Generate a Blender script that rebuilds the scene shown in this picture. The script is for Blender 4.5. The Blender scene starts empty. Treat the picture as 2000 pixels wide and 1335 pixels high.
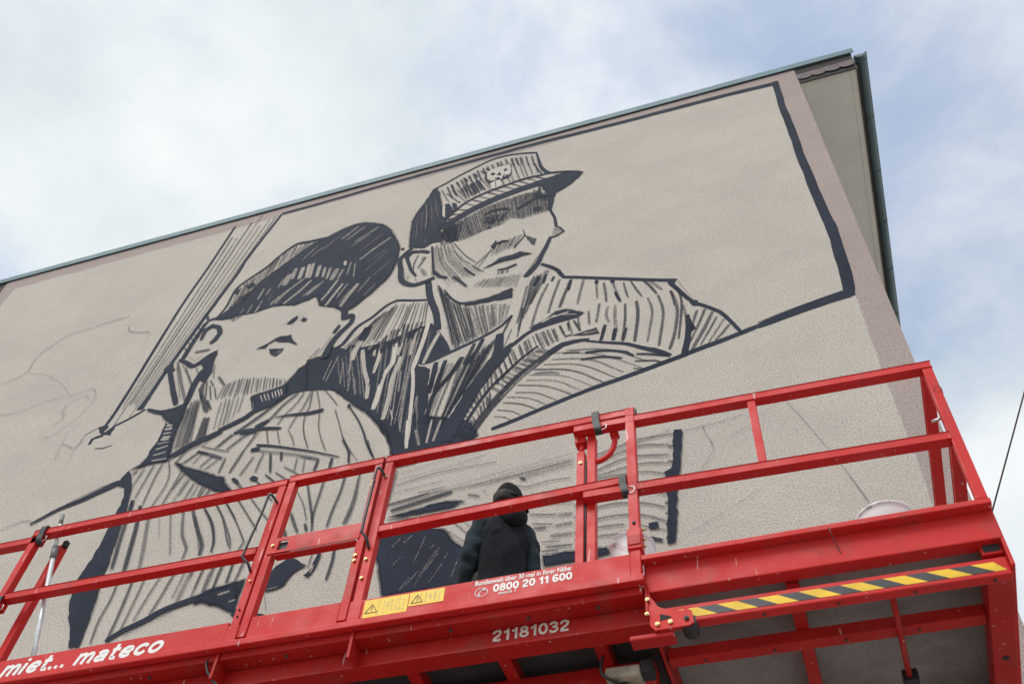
import bpy, bmesh, math, random
from mathutils import Vector, Matrix, noise
from mathutils.geometry import tessellate_polygon

sc = bpy.context.scene
col = sc.collection
CH = 1.6                                   # eye height; lift and wall heights below are above the eye

# ------------------------------------------------------------------ camera
cam_d = bpy.data.cameras.new('camera')
cam = bpy.data.objects.new('camera', cam_d)
col.objects.link(cam)
RX = Vector((0.948902105, 0.308903052, 0.064526730))
RD = Vector((-0.211938895, 0.775321202, -0.594944484))
RF = Vector((-0.233809109, 0.550868349, 0.801172492))
m = Matrix((RX, -RD, -RF)).transposed().to_4x4()
m.translation = (0, 0, CH)
cam.matrix_world = m
cam_d.sensor_width = 36.0
cam_d.lens = 1984.42 * 36 / 2000
cam_d.clip_start = 0.05
cam_d.clip_end = 2000
cam_d.dof.use_dof = True
cam_d.dof.focus_distance = 7.4
cam_d.dof.aperture_fstop = 4.5
sc.camera = cam

# ------------------------------------------------------------------ sky and sun
SUN_EL, SUN_AZ = 52, 205                   # degrees; azimuth clockwise from +Y
w = bpy.data.worlds.new('World')
sc.world = w
w.use_nodes = True
nt = w.node_tree
nt.nodes.clear()
N = lambda t: nt.nodes.new(t)
out = N('ShaderNodeOutputWorld')
bg = N('ShaderNodeBackground')
sky = N('ShaderNodeTexSky')
sky.sky_type = 'NISHITA'
sky.sun_disc = False
sky.sun_elevation = math.radians(SUN_EL)
sky.sun_rotation = math.radians(SUN_AZ)
sky.air_density = 1.0
sky.dust_density = 1.2
sky.ozone_density = 1.0
bg.inputs['Strength'].default_value = 0.15
tc = N('ShaderNodeTexCoord')
mp = N('ShaderNodeMapping')
mp.inputs['Location'].default_value = (0.0, 0.0, 0.0)
mp.inputs['Scale'].default_value = (1.0, 1.0, 1.5)
nt.links.new(tc.outputs['Generated'], mp.inputs['Vector'])
def wnoise(scale, det, rough, dist=0.0):
    n = N('ShaderNodeTexNoise')
    n.inputs['Scale'].default_value = scale
    n.inputs['Detail'].default_value = det
    n.inputs['Roughness'].default_value = rough
    n.inputs['Distortion'].default_value = dist
    nt.links.new(mp.outputs[0], n.inputs['Vector'])
    return n.outputs[0]
def wmath(op, a, b):
    n = N('ShaderNodeMath')
    n.operation = op
    for i, x in enumerate((a, b)):
        if isinstance(x, (int, float)):
            n.inputs[i].default_value = x
        else:
            nt.links.new(x, n.inputs[i])
    return n.outputs[0]
def wramp(x, a, b):
    n = N('ShaderNodeMapRange')
    n.interpolation_type = 'SMOOTHSTEP'
    nt.links.new(x, n.inputs[0])
    n.inputs[1].default_value = a
    n.inputs[2].default_value = b
    return n.outputs[0]
big = wnoise(1.25, 2, .5, .0)
med = wnoise(4.2, 8, .6, .2)
cover = wmath('ADD', wmath('MULTIPLY', big, 1.1), wmath('MULTIPLY', med, .9))
mask = wmath('ADD', wmath('MULTIPLY', wramp(cover, 0.60, 1.08), 1 - 0.34), 0.34)
shade = wramp(wnoise(2.6, 6, .55, .1), .30, .68)
cw = N('ShaderNodeMix'); cw.data_type = 'RGBA'
cw.inputs[6].default_value = (2.6, 2.92, 3.06, 1)
cw.inputs[7].default_value = (3.72, 3.84, 3.86, 1)
nt.links.new(shade, cw.inputs[0])
mx = N('ShaderNodeMix'); mx.data_type = 'RGBA'
nt.links.new(mask, mx.inputs[0])
nt.links.new(sky.outputs[0], mx.inputs[6])
nt.links.new(cw.outputs[2], mx.inputs[7])
nt.links.new(mx.outputs[2], bg.inputs[0])
nt.links.new(bg.outputs[0], out.inputs[0])

sun_d = bpy.data.lights.new('sun', 'SUN')
sun_d.energy = 1.2
sun_d.angle = math.radians(28)
sun_d.color = (1.0, .965, .91)
sun = bpy.data.objects.new('sun', sun_d)
col.objects.link(sun)
el, az = math.radians(SUN_EL), math.radians(SUN_AZ)
sd = Vector((math.sin(az) * math.cos(el), math.cos(az) * math.cos(el), math.sin(el)))
sun.rotation_euler = sd.to_track_quat('Z', 'Y').to_euler()
sun.location = sd * 40

vs = sc.view_settings
vs.view_transform = 'Standard'
vs.look = 'None'
vs.exposure = 0.80
vs.gamma = 1
vs.use_curve_mapping = False
sc.cycles.use_denoising = True
sc.cycles.transparent_max_bounces = 48
sc.cycles.max_bounces = 8

# ------------------------------------------------------------------ material helpers
class NB:
    def __init__(s, name):
        s.m = bpy.data.materials.new(name)
        s.m.use_nodes = True
        s.t = s.m.node_tree
        s.b = s.t.nodes['Principled BSDF']
        s.o = s.t.nodes['Material Output']
    def n(s, t): return s.t.nodes.new(t)
    def l(s, a, b): s.t.links.new(a, b)
    def put(s, sock, x):
        if isinstance(x, (int, float, tuple)):
            sock.default_value = x
        else:
            s.l(x, sock)
    def pos(s): return s.n('ShaderNodeNewGeometry').outputs['Position']
    def scale(s, v, xyz):
        q = s.n('ShaderNodeVectorMath'); q.operation = 'MULTIPLY'
        s.l(v, q.inputs[0]); q.inputs[1].default_value = xyz
        return q.outputs[0]
    def noise(s, scale, det=4, rough=.55, v=None, dist=0):
        q = s.n('ShaderNodeTexNoise')
        q.inputs['Scale'].default_value = scale
        q.inputs['Detail'].default_value = det
        q.inputs['Roughness'].default_value = rough
        q.inputs['Distortion'].default_value = dist
        s.l(v if v is not None else s.pos(), q.inputs['Vector'])
        return q.outputs[0]
    def math(s, op, a, b=0.0):
        q = s.n('ShaderNodeMath'); q.operation = op
        s.put(q.inputs[0], a); s.put(q.inputs[1], b)
        return q.outputs[0]
    def ramp(s, x, a, b, lo=0., hi=1.):
        q = s.n('ShaderNodeMapRange'); q.interpolation_type = 'SMOOTHSTEP'
        s.put(q.inputs[0], x); s.put(q.inputs[1], a); s.put(q.inputs[2], b)
        q.inputs[3].default_value = lo; q.inputs[4].default_value = hi
        return q.outputs[0]
    def mix(s, f, a, b, mode='MIX'):
        q = s.n('ShaderNodeMix'); q.data_type = 'RGBA'; q.blend_type = mode
        s.put(q.inputs[0], f)
        for i, x in ((6, a), (7, b)):
            if isinstance(x, tuple):
                q.inputs[i].default_value = (*x, 1) if len(x) == 3 else x
            else:
                s.l(x, q.inputs[i])
        return q.outputs[2]
    def bump(s, h, st, d):
        q = s.n('ShaderNodeBump')
        q.inputs['Strength'].default_value = st
        q.inputs['Distance'].default_value = d
        s.l(h, q.inputs['Height'])
        s.l(q.outputs[0], s.b.inputs['Normal'])
        return q.outputs[0]
    def sep(s, v):
        q = s.n('ShaderNodeSeparateXYZ'); s.l(v, q.inputs[0]); return q.outputs
    def base(s, c): s.put(s.b.inputs['Base Color'], (*c, 1) if isinstance(c, tuple) and len(c) == 3 else c)
    def rough(s, x): s.put(s.b.inputs['Roughness'], x)

def simple(name, c, r=.6, metal=0., var=.15, scale=9., bump=0.):
    b = NB(name)
    n = b.noise(scale, 5)
    dark = tuple(x * (1 - var) for x in c)
    lite = tuple(min(1, x * (1 + var)) for x in c)
    b.base(b.mix(b.ramp(n, .3, .7), dark, lite))
    b.rough(r)
    b.b.inputs['Metallic'].default_value = metal
    if bump:
        b.bump(b.noise(scale * 12, 3), .5, bump)
    return b.m

PINK = (.47, .385, .362)
BEIGE = (.61, .557, .50)
def plaster_colour(b):
    p = b.pos()
    x, y, z = b.sep(p)
    wob = b.math('MULTIPLY', b.math('SUBTRACT', b.noise(1.6, 4, .6), .5), .10)
    e1 = b.ramp(b.math('ADD', x, wob), .925, .94, 1, 0)
    e2 = b.ramp(b.math('ADD', x, wob), -11.48, -11.465)
    top = b.math('ADD', b.math('MULTIPLY', x, .006), 15.045)
    e3 = b.ramp(b.math('SUBTRACT', b.math('ADD', z, wob), top), -.012, .012, 1, 0)
    inside = b.math('MULTIPLY', b.math('MULTIPLY', e1, e2), e3)
    thin = b.ramp(b.noise(.55, 5, .6), .40, .75, 0, .28)          # primer rolled thinner in places
    beige = b.mix(thin, BEIGE, (.565, .503, .455))
    c = b.mix(inside, PINK, beige)
    roll = b.noise(.9, 6, .68, b.scale(p, (1, 1, 1.5)))
    c = b.mix(b.ramp(roll, .3, .7, .0, 1), b.mix(1.0, c, (.93, .93, .935), 'MULTIPLY'), b.mix(1.0, c, (1.03, 1.03, 1.02), 'MULTIPLY'))
    grain = b.noise(64, 3, .7)
    c = b.mix(b.ramp(grain, .30, .62, .0, 1), b.mix(1.0, c, (.64, .63, .63), 'MULTIPLY'), b.mix(1.0, c, (1.04, 1.04, 1.04), 'MULTIPLY'))
    return c, grain
b = NB('plaster')
c, g = plaster_colour(b)
b.base(c); b.rough(.93)
b.b.inputs['Specular IOR Level'].default_value = .15
b.bump(b.math('ADD', g, b.math('MULTIPLY', b.noise(110, 2), .4)), .9, .016)
M_PLASTER = b.m

def paint_alpha(b, strength=1.0):
    uv = b.n('ShaderNodeUVMap'); uv.uv_map = 'st'
    dw = b.n('ShaderNodeUVMap'); dw.uv_map = 'dw'
    u, v, _ = b.sep(uv.outputs[0])
    dry, hw, _ = b.sep(dw.outputs[0])
    grain = b.noise(85, 3, .65)
    cb = b.n('ShaderNodeCombineXYZ')
    b.l(b.math('MULTIPLY', u, 1.3), cb.inputs[0])
    b.l(b.math('MULTIPLY', b.math('MULTIPLY', v, hw), 130.), cb.inputs[1])
    b.l(b.math('MULTIPLY', hw, 311.), cb.inputs[2])
    streak = b.noise(1.0, 3, .6, cb.outputs[0])
    mm = b.math('ADD', b.math('MULTIPLY', grain, .68), b.math('MULTIPLY', streak, .32))
    edge = b.math('MULTIPLY', b.math('MAXIMUM', b.math('SUBTRACT', b.math('ABSOLUTE', v), .80), 0.), .5)
    mm = b.math('SUBTRACT', mm, edge)
    thr = b.math('ADD', b.math('MULTIPLY', dry, .42), .23)
    a = b.ramp(b.math('SUBTRACT', mm, thr), -.12, .12)
    a = b.math('MULTIPLY', a, b.math('SUBTRACT', 1., b.math('MULTIPLY', b.math('MAXIMUM', b.math('SUBTRACT', dry, .12), 0.), .5)))
    if strength < 1:
        a = b.math('MULTIPLY', a, strength)
    a = b.math('SUBTRACT', 1., b.math('SQRT', b.math('MAXIMUM', b.math('SUBTRACT', 1., a), 0.)))   # light crosses the film twice
    b.put(b.b.inputs['Alpha'], a)
    return grain
b = NB('ink_paint')
g = paint_alpha(b)
b.base(b.mix(b.ramp(b.noise(2.2, 5), .3, .7), (.0095, .014, .029), (.016, .0235, .044)))
b.rough(.8)
b.b.inputs['Specular IOR Level'].default_value = .25
b.bump(b.math('ADD', g, b.math('MULTIPLY', b.noise(110, 2), .4)), .6, .008)
M_INK = b.m
b = NB('primer_gap')
g = paint_alpha(b)
c, g2 = plaster_colour(b)
b.base(c); b.rough(.93)
b.b.inputs['Specular IOR Level'].default_value = .15
b.bump(g, .6, .009)
M_GAP = b.m
b = NB('pencil')
paint_alpha(b, .8)
b.base((.085, .08, .085)); b.rough(.9)
M_PENCIL = b.m

def red_paint(name, c1, c2, rough):
    b = NB(name)
    p = b.pos()
    base = b.mix(b.ramp(b.noise(2.5, 4), .3, .7), c1, c2)
    dirt = b.ramp(b.noise(4, 9, .74), .50, .70)
    base = b.mix(b.math('MULTIPLY', dirt, .45), base, (.20, .06, .05))
    chips = b.ramp(b.noise(28, 6, .69), .665, .70)
    base = b.mix(b.math('MULTIPLY', chips, .65), base, (.52, .34, .32))
    scuff = b.ramp(b.noise(1, 4, .7, b.scale(p, (4, 60, 90))), .66, .72)
    base = b.mix(b.math('MULTIPLY', scuff, .45), base, (.12, .035, .03))
    drip = b.ramp(b.noise(1, 2, .5, b.scale(p, (46, 46, 5))), .705, .735)
    base = b.mix(b.math('MULTIPLY', drip, .55), base, (.72, .58, .55))
    b.base(base)
    b.rough(b.ramp(b.noise(7, 5), .3, .7, rough - .09, rough + .13))
    b.b.inputs['Specular IOR Level'].default_value = .28
    b.bump(b.noise(22, 4), .12, .004)
    return b.m
M_RED = red_paint('red_enamel', (.53, .015, .014), (.59, .024, .021), .46)
M_RED2 = red_paint('darker_red_enamel', (.37, .010, .008), (.46, .014, .012), .5)  # darker base than red_enamel, same dirt and chip layers
M_BLACK = simple('black_rubber', (.018, .019, .021), .55, 0, .2, 20)
M_ROD = simple('black_rod_enamel', (.018, .022, .028), .32, 0, .15, 14)
M_ZINC = simple('yellow_zinc', (.55, .42, .20), .35, .9, .2, 60)
M_STEEL = simple('bright_steel', (.55, .55, .54), .3, 1, .15, 30)
M_WHITE = None
b = NB('white_lettering')
b.base(b.mix(b.ramp(b.noise(38, 5, .65), .60, .70), (.80, .77, .75), (.55, .14, .13))); b.rough(.5)
M_LET = b.m
M_LETS = simple('clean_white_lettering', (.80, .77, .75), .5, 0, .03, 30)
M_LET2 = simple('cream_lettering', (.66, .60, .54), .55, 0, .12, 40)
M_YEL = simple('yellow_sticker', (.80, .52, .015), .45, 0, .1, 30)
M_STRIPE_Y = simple('yellow_tape', (.80, .50, .012), .5, 0, .12, 12)
M_STRIPE_K = simple('black_tape', (.030, .032, .036), .5, 0, .25, 12)
M_PRINT = simple('sticker_print', (.05, .045, .04), .6)
M_PRINTG = simple('sticker_print_grey', (.40, .36, .30), .6)
b = NB('deck_board')
p = b.pos()
cc = b.mix(b.ramp(b.noise(95, 3, .6), .35, .65), (.215, .203, .198), (.265, .252, .245))
cc = b.mix(b.ramp(b.noise(2.5, 6, .65), .40, .72), cc, b.mix(1.0, cc, (.62, .58, .56), 'MULTIPLY'))
b.base(cc); b.rough(.85); b.bump(b.noise(120, 3), .5, .003)
M_BOARD = b.m
M_ZINCSHEET = None
b = NB('weathered_metal_flashing')
cc = b.mix(b.ramp(b.noise(1.5, 6, .6), .3, .7), (.085, .155, .18), (.135, .215, .245))
b.base(cc); b.rough(.65)
M_FLASH = b.m
b = NB('gutter_sheet')
cc = b.mix(b.ramp(b.noise(3, 6, .65, b.scale(b.pos(), (1, .35, 1))), .3, .7), (.055, .085, .09), (.10, .14, .145))
b.base(cc); b.rough(.42); b.b.inputs['Metallic'].default_value = .4
M_GUT = b.m
M_RUST = simple('rusty_brown_trim', (.075, .052, .045), .7, 0, .3, 12)
b = NB('soffit_render')
cc = b.mix(b.ramp(b.noise(2.2, 6, .6), .3, .7), (.76, .735, .655), (.83, .80, .72))
b.base(cc); b.rough(.85); b.bump(b.noise(60, 3), .3, .004)
M_SOFFIT = b.m
M_SLATE = simple('plum_slate', (.105, .070, .072), .65, 0, .25, 8, .004)
M_DARK = simple('shade_and_dark_board', (.03, .028, .027), .9)  # near-black: shade painted on undersides and openings, also the eave end board
M_TAR = simple('roof_felt', (.07, .07, .072), .9)
M_PLASTIC = None
b = NB('bucket_plastic')
sm = b.ramp(b.noise(11, 6, .65), .60, .68)
cc = b.mix(b.math('MULTIPLY', sm, .75), (.86, .84, .84), (.17, .17, .20))
b.base(cc); b.rough(.38); b.b.inputs['Subsurface Weight'].default_value = 0
M_PLASTIC = b.m
M_PLASTIC2 = simple('clean_bucket_plastic', (.86, .85, .85), .4, 0, .03, 6)
M_ALU = simple('aluminium_tube', (.70, .72, .74), .38, .55, .1, 20)
M_GREYPL = simple('grey_plastic', (.16, .165, .17), .5)
M_WOOD = simple('raw_wood', (.42, .31, .19), .75, 0, .2, 14)
def cloth(name, c, var=.25, bump=.03):
    b = NB(name)
    p = b.pos()
    n = b.noise(9, 6, .6)
    b.base(b.mix(b.ramp(n, .3, .7), tuple(x * (1 - var) for x in c), tuple(x * (1 + var) for x in c)))
    b.rough(.92)
    b.b.inputs['Sheen Weight'].default_value = .03
    b.b.inputs['Specular IOR Level'].default_value = .2
    b.bump(b.math('ADD', b.noise(7, 4, .5, b.scale(p, (1.6, 1.6, .7)), .8), b.math('MULTIPLY', b.noise(240, 2), .05)), .8, bump)
    return b.m
M_JACKET = cloth('jacket_navy', (.0065, .009, .012))
M_SLEEVE = cloth('sleeve_slate', (.015, .026, .033))
M_CAPC = cloth('cap_black', (.006, .0065, .006), .2, .003)
M_TROUSER = cloth('trouser_grey', (.05, .05, .055))
M_SKIN = simple('skin', (.52, .27, .20), .55, 0, .08, 20)
M_SHOE = simple('shoe_black', (.02, .02, .02), .5)
M_HAIR = simple('hair_dark', (.012, .009, .007), .7)
b = NB('paving')
p = b.pos()
cc = b.mix(b.ramp(b.noise(1.3, 8, .65), .3, .7), (.33, .32, .30), (.41, .40, .375))
b.base(cc); b.rough(.9); b.bump(b.noise(40, 4), .4, .01)
M_GROUND = b.m
M_ASPH = simple('asphalt', (.05, .05, .052), .9, 0, .2, 30, .005)
M_CREAM = simple('cream_casting', (.34, .30, .23), .6, 0, .25, 14)

# ------------------------------------------------------------------ object helpers
def finish(name, bm, mats, parent=None, smooth=False):
    me = bpy.data.meshes.new(name)
    bm.normal_update()
    bm.to_mesh(me)
    bm.free()
    for q in (mats if isinstance(mats, (list, tuple)) else [mats]):
        me.materials.append(q)
    if smooth:
        for f in me.polygons:
            f.use_smooth = True
    o = bpy.data.objects.new(name, me)
    col.objects.link(o)
    if parent is not None:
        o.parent = parent
        base = Vector((0, 0, 0))
        q = parent
        while q is not None:
            base += q.location
            q = q.parent
        me.transform(Matrix.Translation(-base))
    return o
def tag(o, label, cat, group=None):
    o['label'] = label
    o['category'] = cat
    if group:
        o['group'] = group
    return o
def thing(name, loc, label, cat, group=None):
    o = bpy.data.objects.new(name, None)
    o.empty_display_size = .2
    col.objects.link(o)
    o.location = loc
    return tag(o, label, cat, group)
def add_box(bm, lo, hi, bev=0.0, mat=0):
    r = bmesh.ops.create_cube(bm, size=1)
    vs_ = r['verts']
    c = [(a + b_) / 2 for a, b_ in zip(lo, hi)]
    s = [abs(b_ - a) for a, b_ in zip(lo, hi)]
    for v in vs_:
        v.co = Vector((c[0] + v.co.x * s[0], c[1] + v.co.y * s[1], c[2] + v.co.z * s[2]))
    fs = list({f for v in vs_ for f in v.link_faces})
    for f in fs:
        f.material_index = mat
    if bev:
        es = list({e for v in vs_ for e in v.link_edges})
        bmesh.ops.bevel(bm, geom=es, offset=bev, segments=2, affect='EDGES', profile=.6)
def box(name, lo, hi, mat, parent=None, bev=.004):
    bm = bmesh.new()
    add_box(bm, lo, hi, bev)
    return finish(name, bm, mat, parent)
def U(x, y, z): return Vector((x, y, z + CH))         # heights measured from the eye
def lbox(name, x0, x1, y0, y1, z0, z1, mat, parent, bev=.004):
    return box(name, (x0, y0, z0 + CH), (x1, y1, z1 + CH), mat, parent, bev)
def add_bar(bm, p0, p1, wd, ht, bev=.004, up=Vector((0, 0, 1))):
    p0, p1 = Vector(p0), Vector(p1)
    d = (p1 - p0); L = d.length; d.normalize()
    if abs(d.dot(up)) > .95:
        up = Vector((0, 1, 0))
    s = d.cross(up).normalized(); u2 = s.cross(d)
    r = bmesh.ops.create_cube(bm, size=1)
    vs_ = r['verts']
    es = list({e for v in vs_ for e in v.link_edges})
    c = (p0 + p1) / 2
    for v in vs_:
        v.co = c + d * (v.co.x * L) + s * (v.co.y * wd) + u2 * (v.co.z * ht)
    if bev:
        bmesh.ops.bevel(bm, geom=es, offset=bev, segments=2, affect='EDGES', profile=.6)
def bar(name, p0, p1, wd, ht, mat, parent, bev=.004):
    bm = bmesh.new()
    add_bar(bm, p0, p1, wd, ht, bev)
    bmesh.ops.recalc_face_normals(bm, faces=bm.faces)
    return finish(name, bm, mat, parent)
def smooth_path(pts, n=6):
    pts = [Vector(p) for p in pts]
    if len(pts) < 3:
        return [pts[0].lerp(pts[-1], i / n) for i in range(n + 1)]
    res = []
    P_ = [pts[0] * 2 - pts[1]] + pts + [pts[-1] * 2 - pts[-2]]
    for i in range(1, len(P_) - 2):
        a, b_, c, d = P_[i - 1:i + 3]
        for k in range(n):
            t = k / n
            res.append(.5 * ((2 * b_) + (c - a) * t + (2 * a - 5 * b_ + 4 * c - d) * t * t + (3 * b_ - a - 3 * c + d) * t ** 3))
    res.append(pts[-1])
    return res
def add_tube(bm, pts, rad, seg=10, caps=True):
    pts = [Vector(p) for p in pts]
    n = len(pts)
    R = rad if isinstance(rad, (list, tuple)) else [rad] * n
    t0 = (pts[1] - pts[0]).normalized()
    ref = Vector((0, 0, 1)) if abs(t0.z) < .9 else Vector((1, 0, 0))
    u = t0.cross(ref).normalized()
    rings = []
    for i, p in enumerate(pts):
        t = (pts[min(i + 1, n - 1)] - pts[max(i - 1, 0)]).normalized()
        u = (u - t * u.dot(t)).normalized()
        v = t.cross(u)
        rings.append([bm.verts.new(p + (u * math.cos(a) + v * math.sin(a)) * R[i]) for a in (2 * math.pi * k / seg for k in range(seg))])
    for a, b_ in zip(rings, rings[1:]):
        for k in range(seg):
            f = bm.faces.new((a[k], a[(k + 1) % seg], b_[(k + 1) % seg], b_[k])); f.smooth = True
    if caps:
        bm.faces.new(rings[0][::-1]); bm.faces.new(rings[-1])
def tube(name, pts, rad, mat, parent, seg=10):
    bm = bmesh.new()
    add_tube(bm, pts, rad, seg)
    bmesh.ops.recalc_face_normals(bm, faces=bm.faces)
    return finish(name, bm, mat, parent)
def add_loft(bm, rings, close=True):
    prev = None
    allr = []
    for r in rings:
        vs_ = [bm.verts.new(p) for p in r]
        if prev:
            k = len(vs_)
            for i in range(k):
                f = bm.faces.new((prev[i], prev[(i + 1) % k], vs_[(i + 1) % k], vs_[i])); f.smooth = True
        prev = vs_
        allr.append(vs_)
    if close:
        bm.faces.new(allr[0][::-1]); bm.faces.new(allr[-1])
def prism(name, poly, y0, y1, mat, parent, bev=.002):
    bm = bmesh.new()
    a = [bm.verts.new((x, y0, z + CH)) for x, z in poly]
    b_ = [bm.verts.new((x, y1, z + CH)) for x, z in poly]
    bm.faces.new(a); bm.faces.new(b_[::-1])
    for i in range(len(poly)):
        j = (i + 1) % len(poly)
        bm.faces.new((a[i], b_[i], b_[j], a[j]))
    bmesh.ops.recalc_face_normals(bm, faces=bm.faces)
    return finish(name, bm, mat, parent)
def bolt(x, y, z, parent, r=.007, mat=None):
    bm = bmesh.new()
    add_tube(bm, [U(x, y, z), U(x, y - .007, z)], r, 8)
    add_tube(bm, [U(x, y - .007, z), U(x, y - .011, z)], r * .5, 6)
    bmesh.ops.recalc_face_normals(bm, faces=bm.faces)
    return finish('bolt', bm, mat or M_ZINC, parent)

# ------------------------------------------------------------------ ground
bm = bmesh.new()
add_box(bm, (-400, -400, -.4), (400, 400, 0))
g = finish('ground', bm, M_GROUND); g['kind'] = 'structure'
bm = bmesh.new()
add_box(bm, (-120, -11, -.2), (120, -4.5, .004))
g = finish('road', bm, M_ASPH); g['kind'] = 'structure'

# ------------------------------------------------------------------ building
XL, XR, YW, ZT = -11.78, 1.205, 6.0, 13.68 + CH
bld = thing('painted_building', (-5.3, 6.0, 0), 'tall plastered building whose blank end wall carries a half painted mural', 'building')
bm = bmesh.new()
add_box(bm, (XL, YW, -.1), (XR, YW + .3, ZT))
gable = finish('end_wall', bm, M_PLASTER, bld)
for nm, lo, hi in (('side_wall', (XR - .3, YW + .3, -.1), (XR, 22, ZT)), ('side_wall', (XL, YW + .3, -.1), (XL + .3, 22, ZT)), ('back_wall', (XL + .3, 21.7, -.1), (XR - .3, 22, ZT))):
    box(nm, lo, hi, M_PLASTER, bld, 0)
roof = box('roof', (XL - .76, YW - .02, ZT + .003), (XR + .76, 22.3, ZT + .07), M_TAR, bld, 0)
box('shaded_underboard', (XL - .2, YW - .018, ZT - .0), (XR - .0, YW - .003, ZT + .02), M_DARK, roof, 0)  # near-black colour puts the drip's shadow line on the roof underside
n = 8
x0, x1 = XL - .79, XR + .785
for i in range(n):                                    # lapped lengths of flashing
    a = x0 + (x1 - x0) * i / n; e = x0 + (x1 - x0) * (i + 1) / n
    bm = bmesh.new()
    yy = YW - .022 - .0015 * (i % 2)
    add_box(bm, (a - (.02 if i % 2 else 0), yy - .006, ZT + .001), (e + (.02 if i % 2 else 0), yy + .004, ZT + .135), .002)
    add_box(bm, (a - (.02 if i % 2 else 0), yy + .004, ZT + .125 + .001 * (i % 2)), (e, yy + .24, ZT + .134 + .001 * (i % 2)), .002)
    finish('flashing', bm, M_FLASH, roof)
def eave(side):
    xa, xb = (XR + .001, XR + .745) if side > 0 else (XL - .745, XL - .001)
    so = box('soffit', (xa, YW + .02, 13.25 + CH), (xb, 22, 13.285 + CH), M_SOFFIT, bld, .003)
    xo = xb if side > 0 else xa
    box('soffit_trim', (xo - .075, YW + .025, 13.243 + CH), (xo - .055, 22, 13.2495 + CH), M_SOFFIT, so, .002)
    box('fascia_board', (min(xo, xo + side * .022), YW + .02, 13.235 + CH), (max(xo, xo + side * .022), 22, 13.62 + CH), M_RUST, bld, .002)
    e = box('eave_end_board', (xa, YW + .004, 13.215 + CH), (xb, YW + .019, ZT + .002), M_DARK, bld, 0)
    # scalloped slates on the end of the eave box
    k = 4
    for row in range(1):
        for i in range(k):
            wd = (xb - xa) / k
            cx = xa + wd * (i + .5 + (.5 if row else 0))
            if row and i == k - 1:
                continue
            zb = 13.285 + row * .14
            pts = [(cx - wd * .56, zb + .19), (cx - wd * .56, zb + .10)]
            for q in range(9):
                t = math.pi + math.pi * q / 8
                pts.append((cx + wd * .56 * math.cos(t), zb + .10 + .085 * math.sin(t)))
            pts += [(cx + wd * .56, zb + .19)]
            pts = [(min(max(x, xa), xb), z) for x, z in pts]
            yb = YW - .004 - row * .007 - .003 * i
            prism('slate', pts, yb - .006, yb, M_SLATE, e)
    # half-round gutter
    gx, gz, r = xo + side * .10, 13.50 + CH, .08
    bm = bmesh.new()
    prof = [(gx + r * math.cos(math.pi + math.pi * q / 12), gz + r * math.sin(math.pi + math.pi * q / 12)) for q in range(13)]
    inn = [(gx + (r - .004) * math.cos(math.pi + math.pi * q / 12), gz + (r - .004) * math.sin(math.pi + math.pi * q / 12)) for q in range(13)][::-1]
    loop = prof + inn
    A = [bm.verts.new((x, YW - .05, z)) for x, z in loop]
    B = [bm.verts.new((x, 22.2, z)) for x, z in loop]
    for i in range(len(loop)):
        j = (i + 1) % len(loop)
        f = bm.faces.new((A[i], B[i], B[j], A[j]))
    bm.faces.new(A); bm.faces.new(B[::-1])
    C_ = [bm.verts.new((x, YW - .052, z)) for x, z in prof]
    bm.faces.new(C_)
    bmesh.ops.recalc_face_normals(bm, faces=bm.faces)
    gu = finish('gutter', bm, M_GUT, bld)
    bm = bmesh.new()
    add_tube(bm, [(gx + side * r, YW - .06, gz), (gx + side * r, 22.2, gz)], .011, 8)
    finish('gutter_bead', bm, M_RUST, gu)
    for i in range(19):
        y = YW + .02 + i * .86
        bm = bmesh.new()
        pr = [(gx + (r + .005) * math.cos(math.pi + math.pi * q / 12), y, gz + (r + .005) * math.sin(math.pi + math.pi * q / 12)) for q in range(13)]
        add_tube(bm, pr, .010, 6)
        finish('gutter_bracket', bm, M_GUT, gu)
eave(1)
eave(-1)

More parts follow.
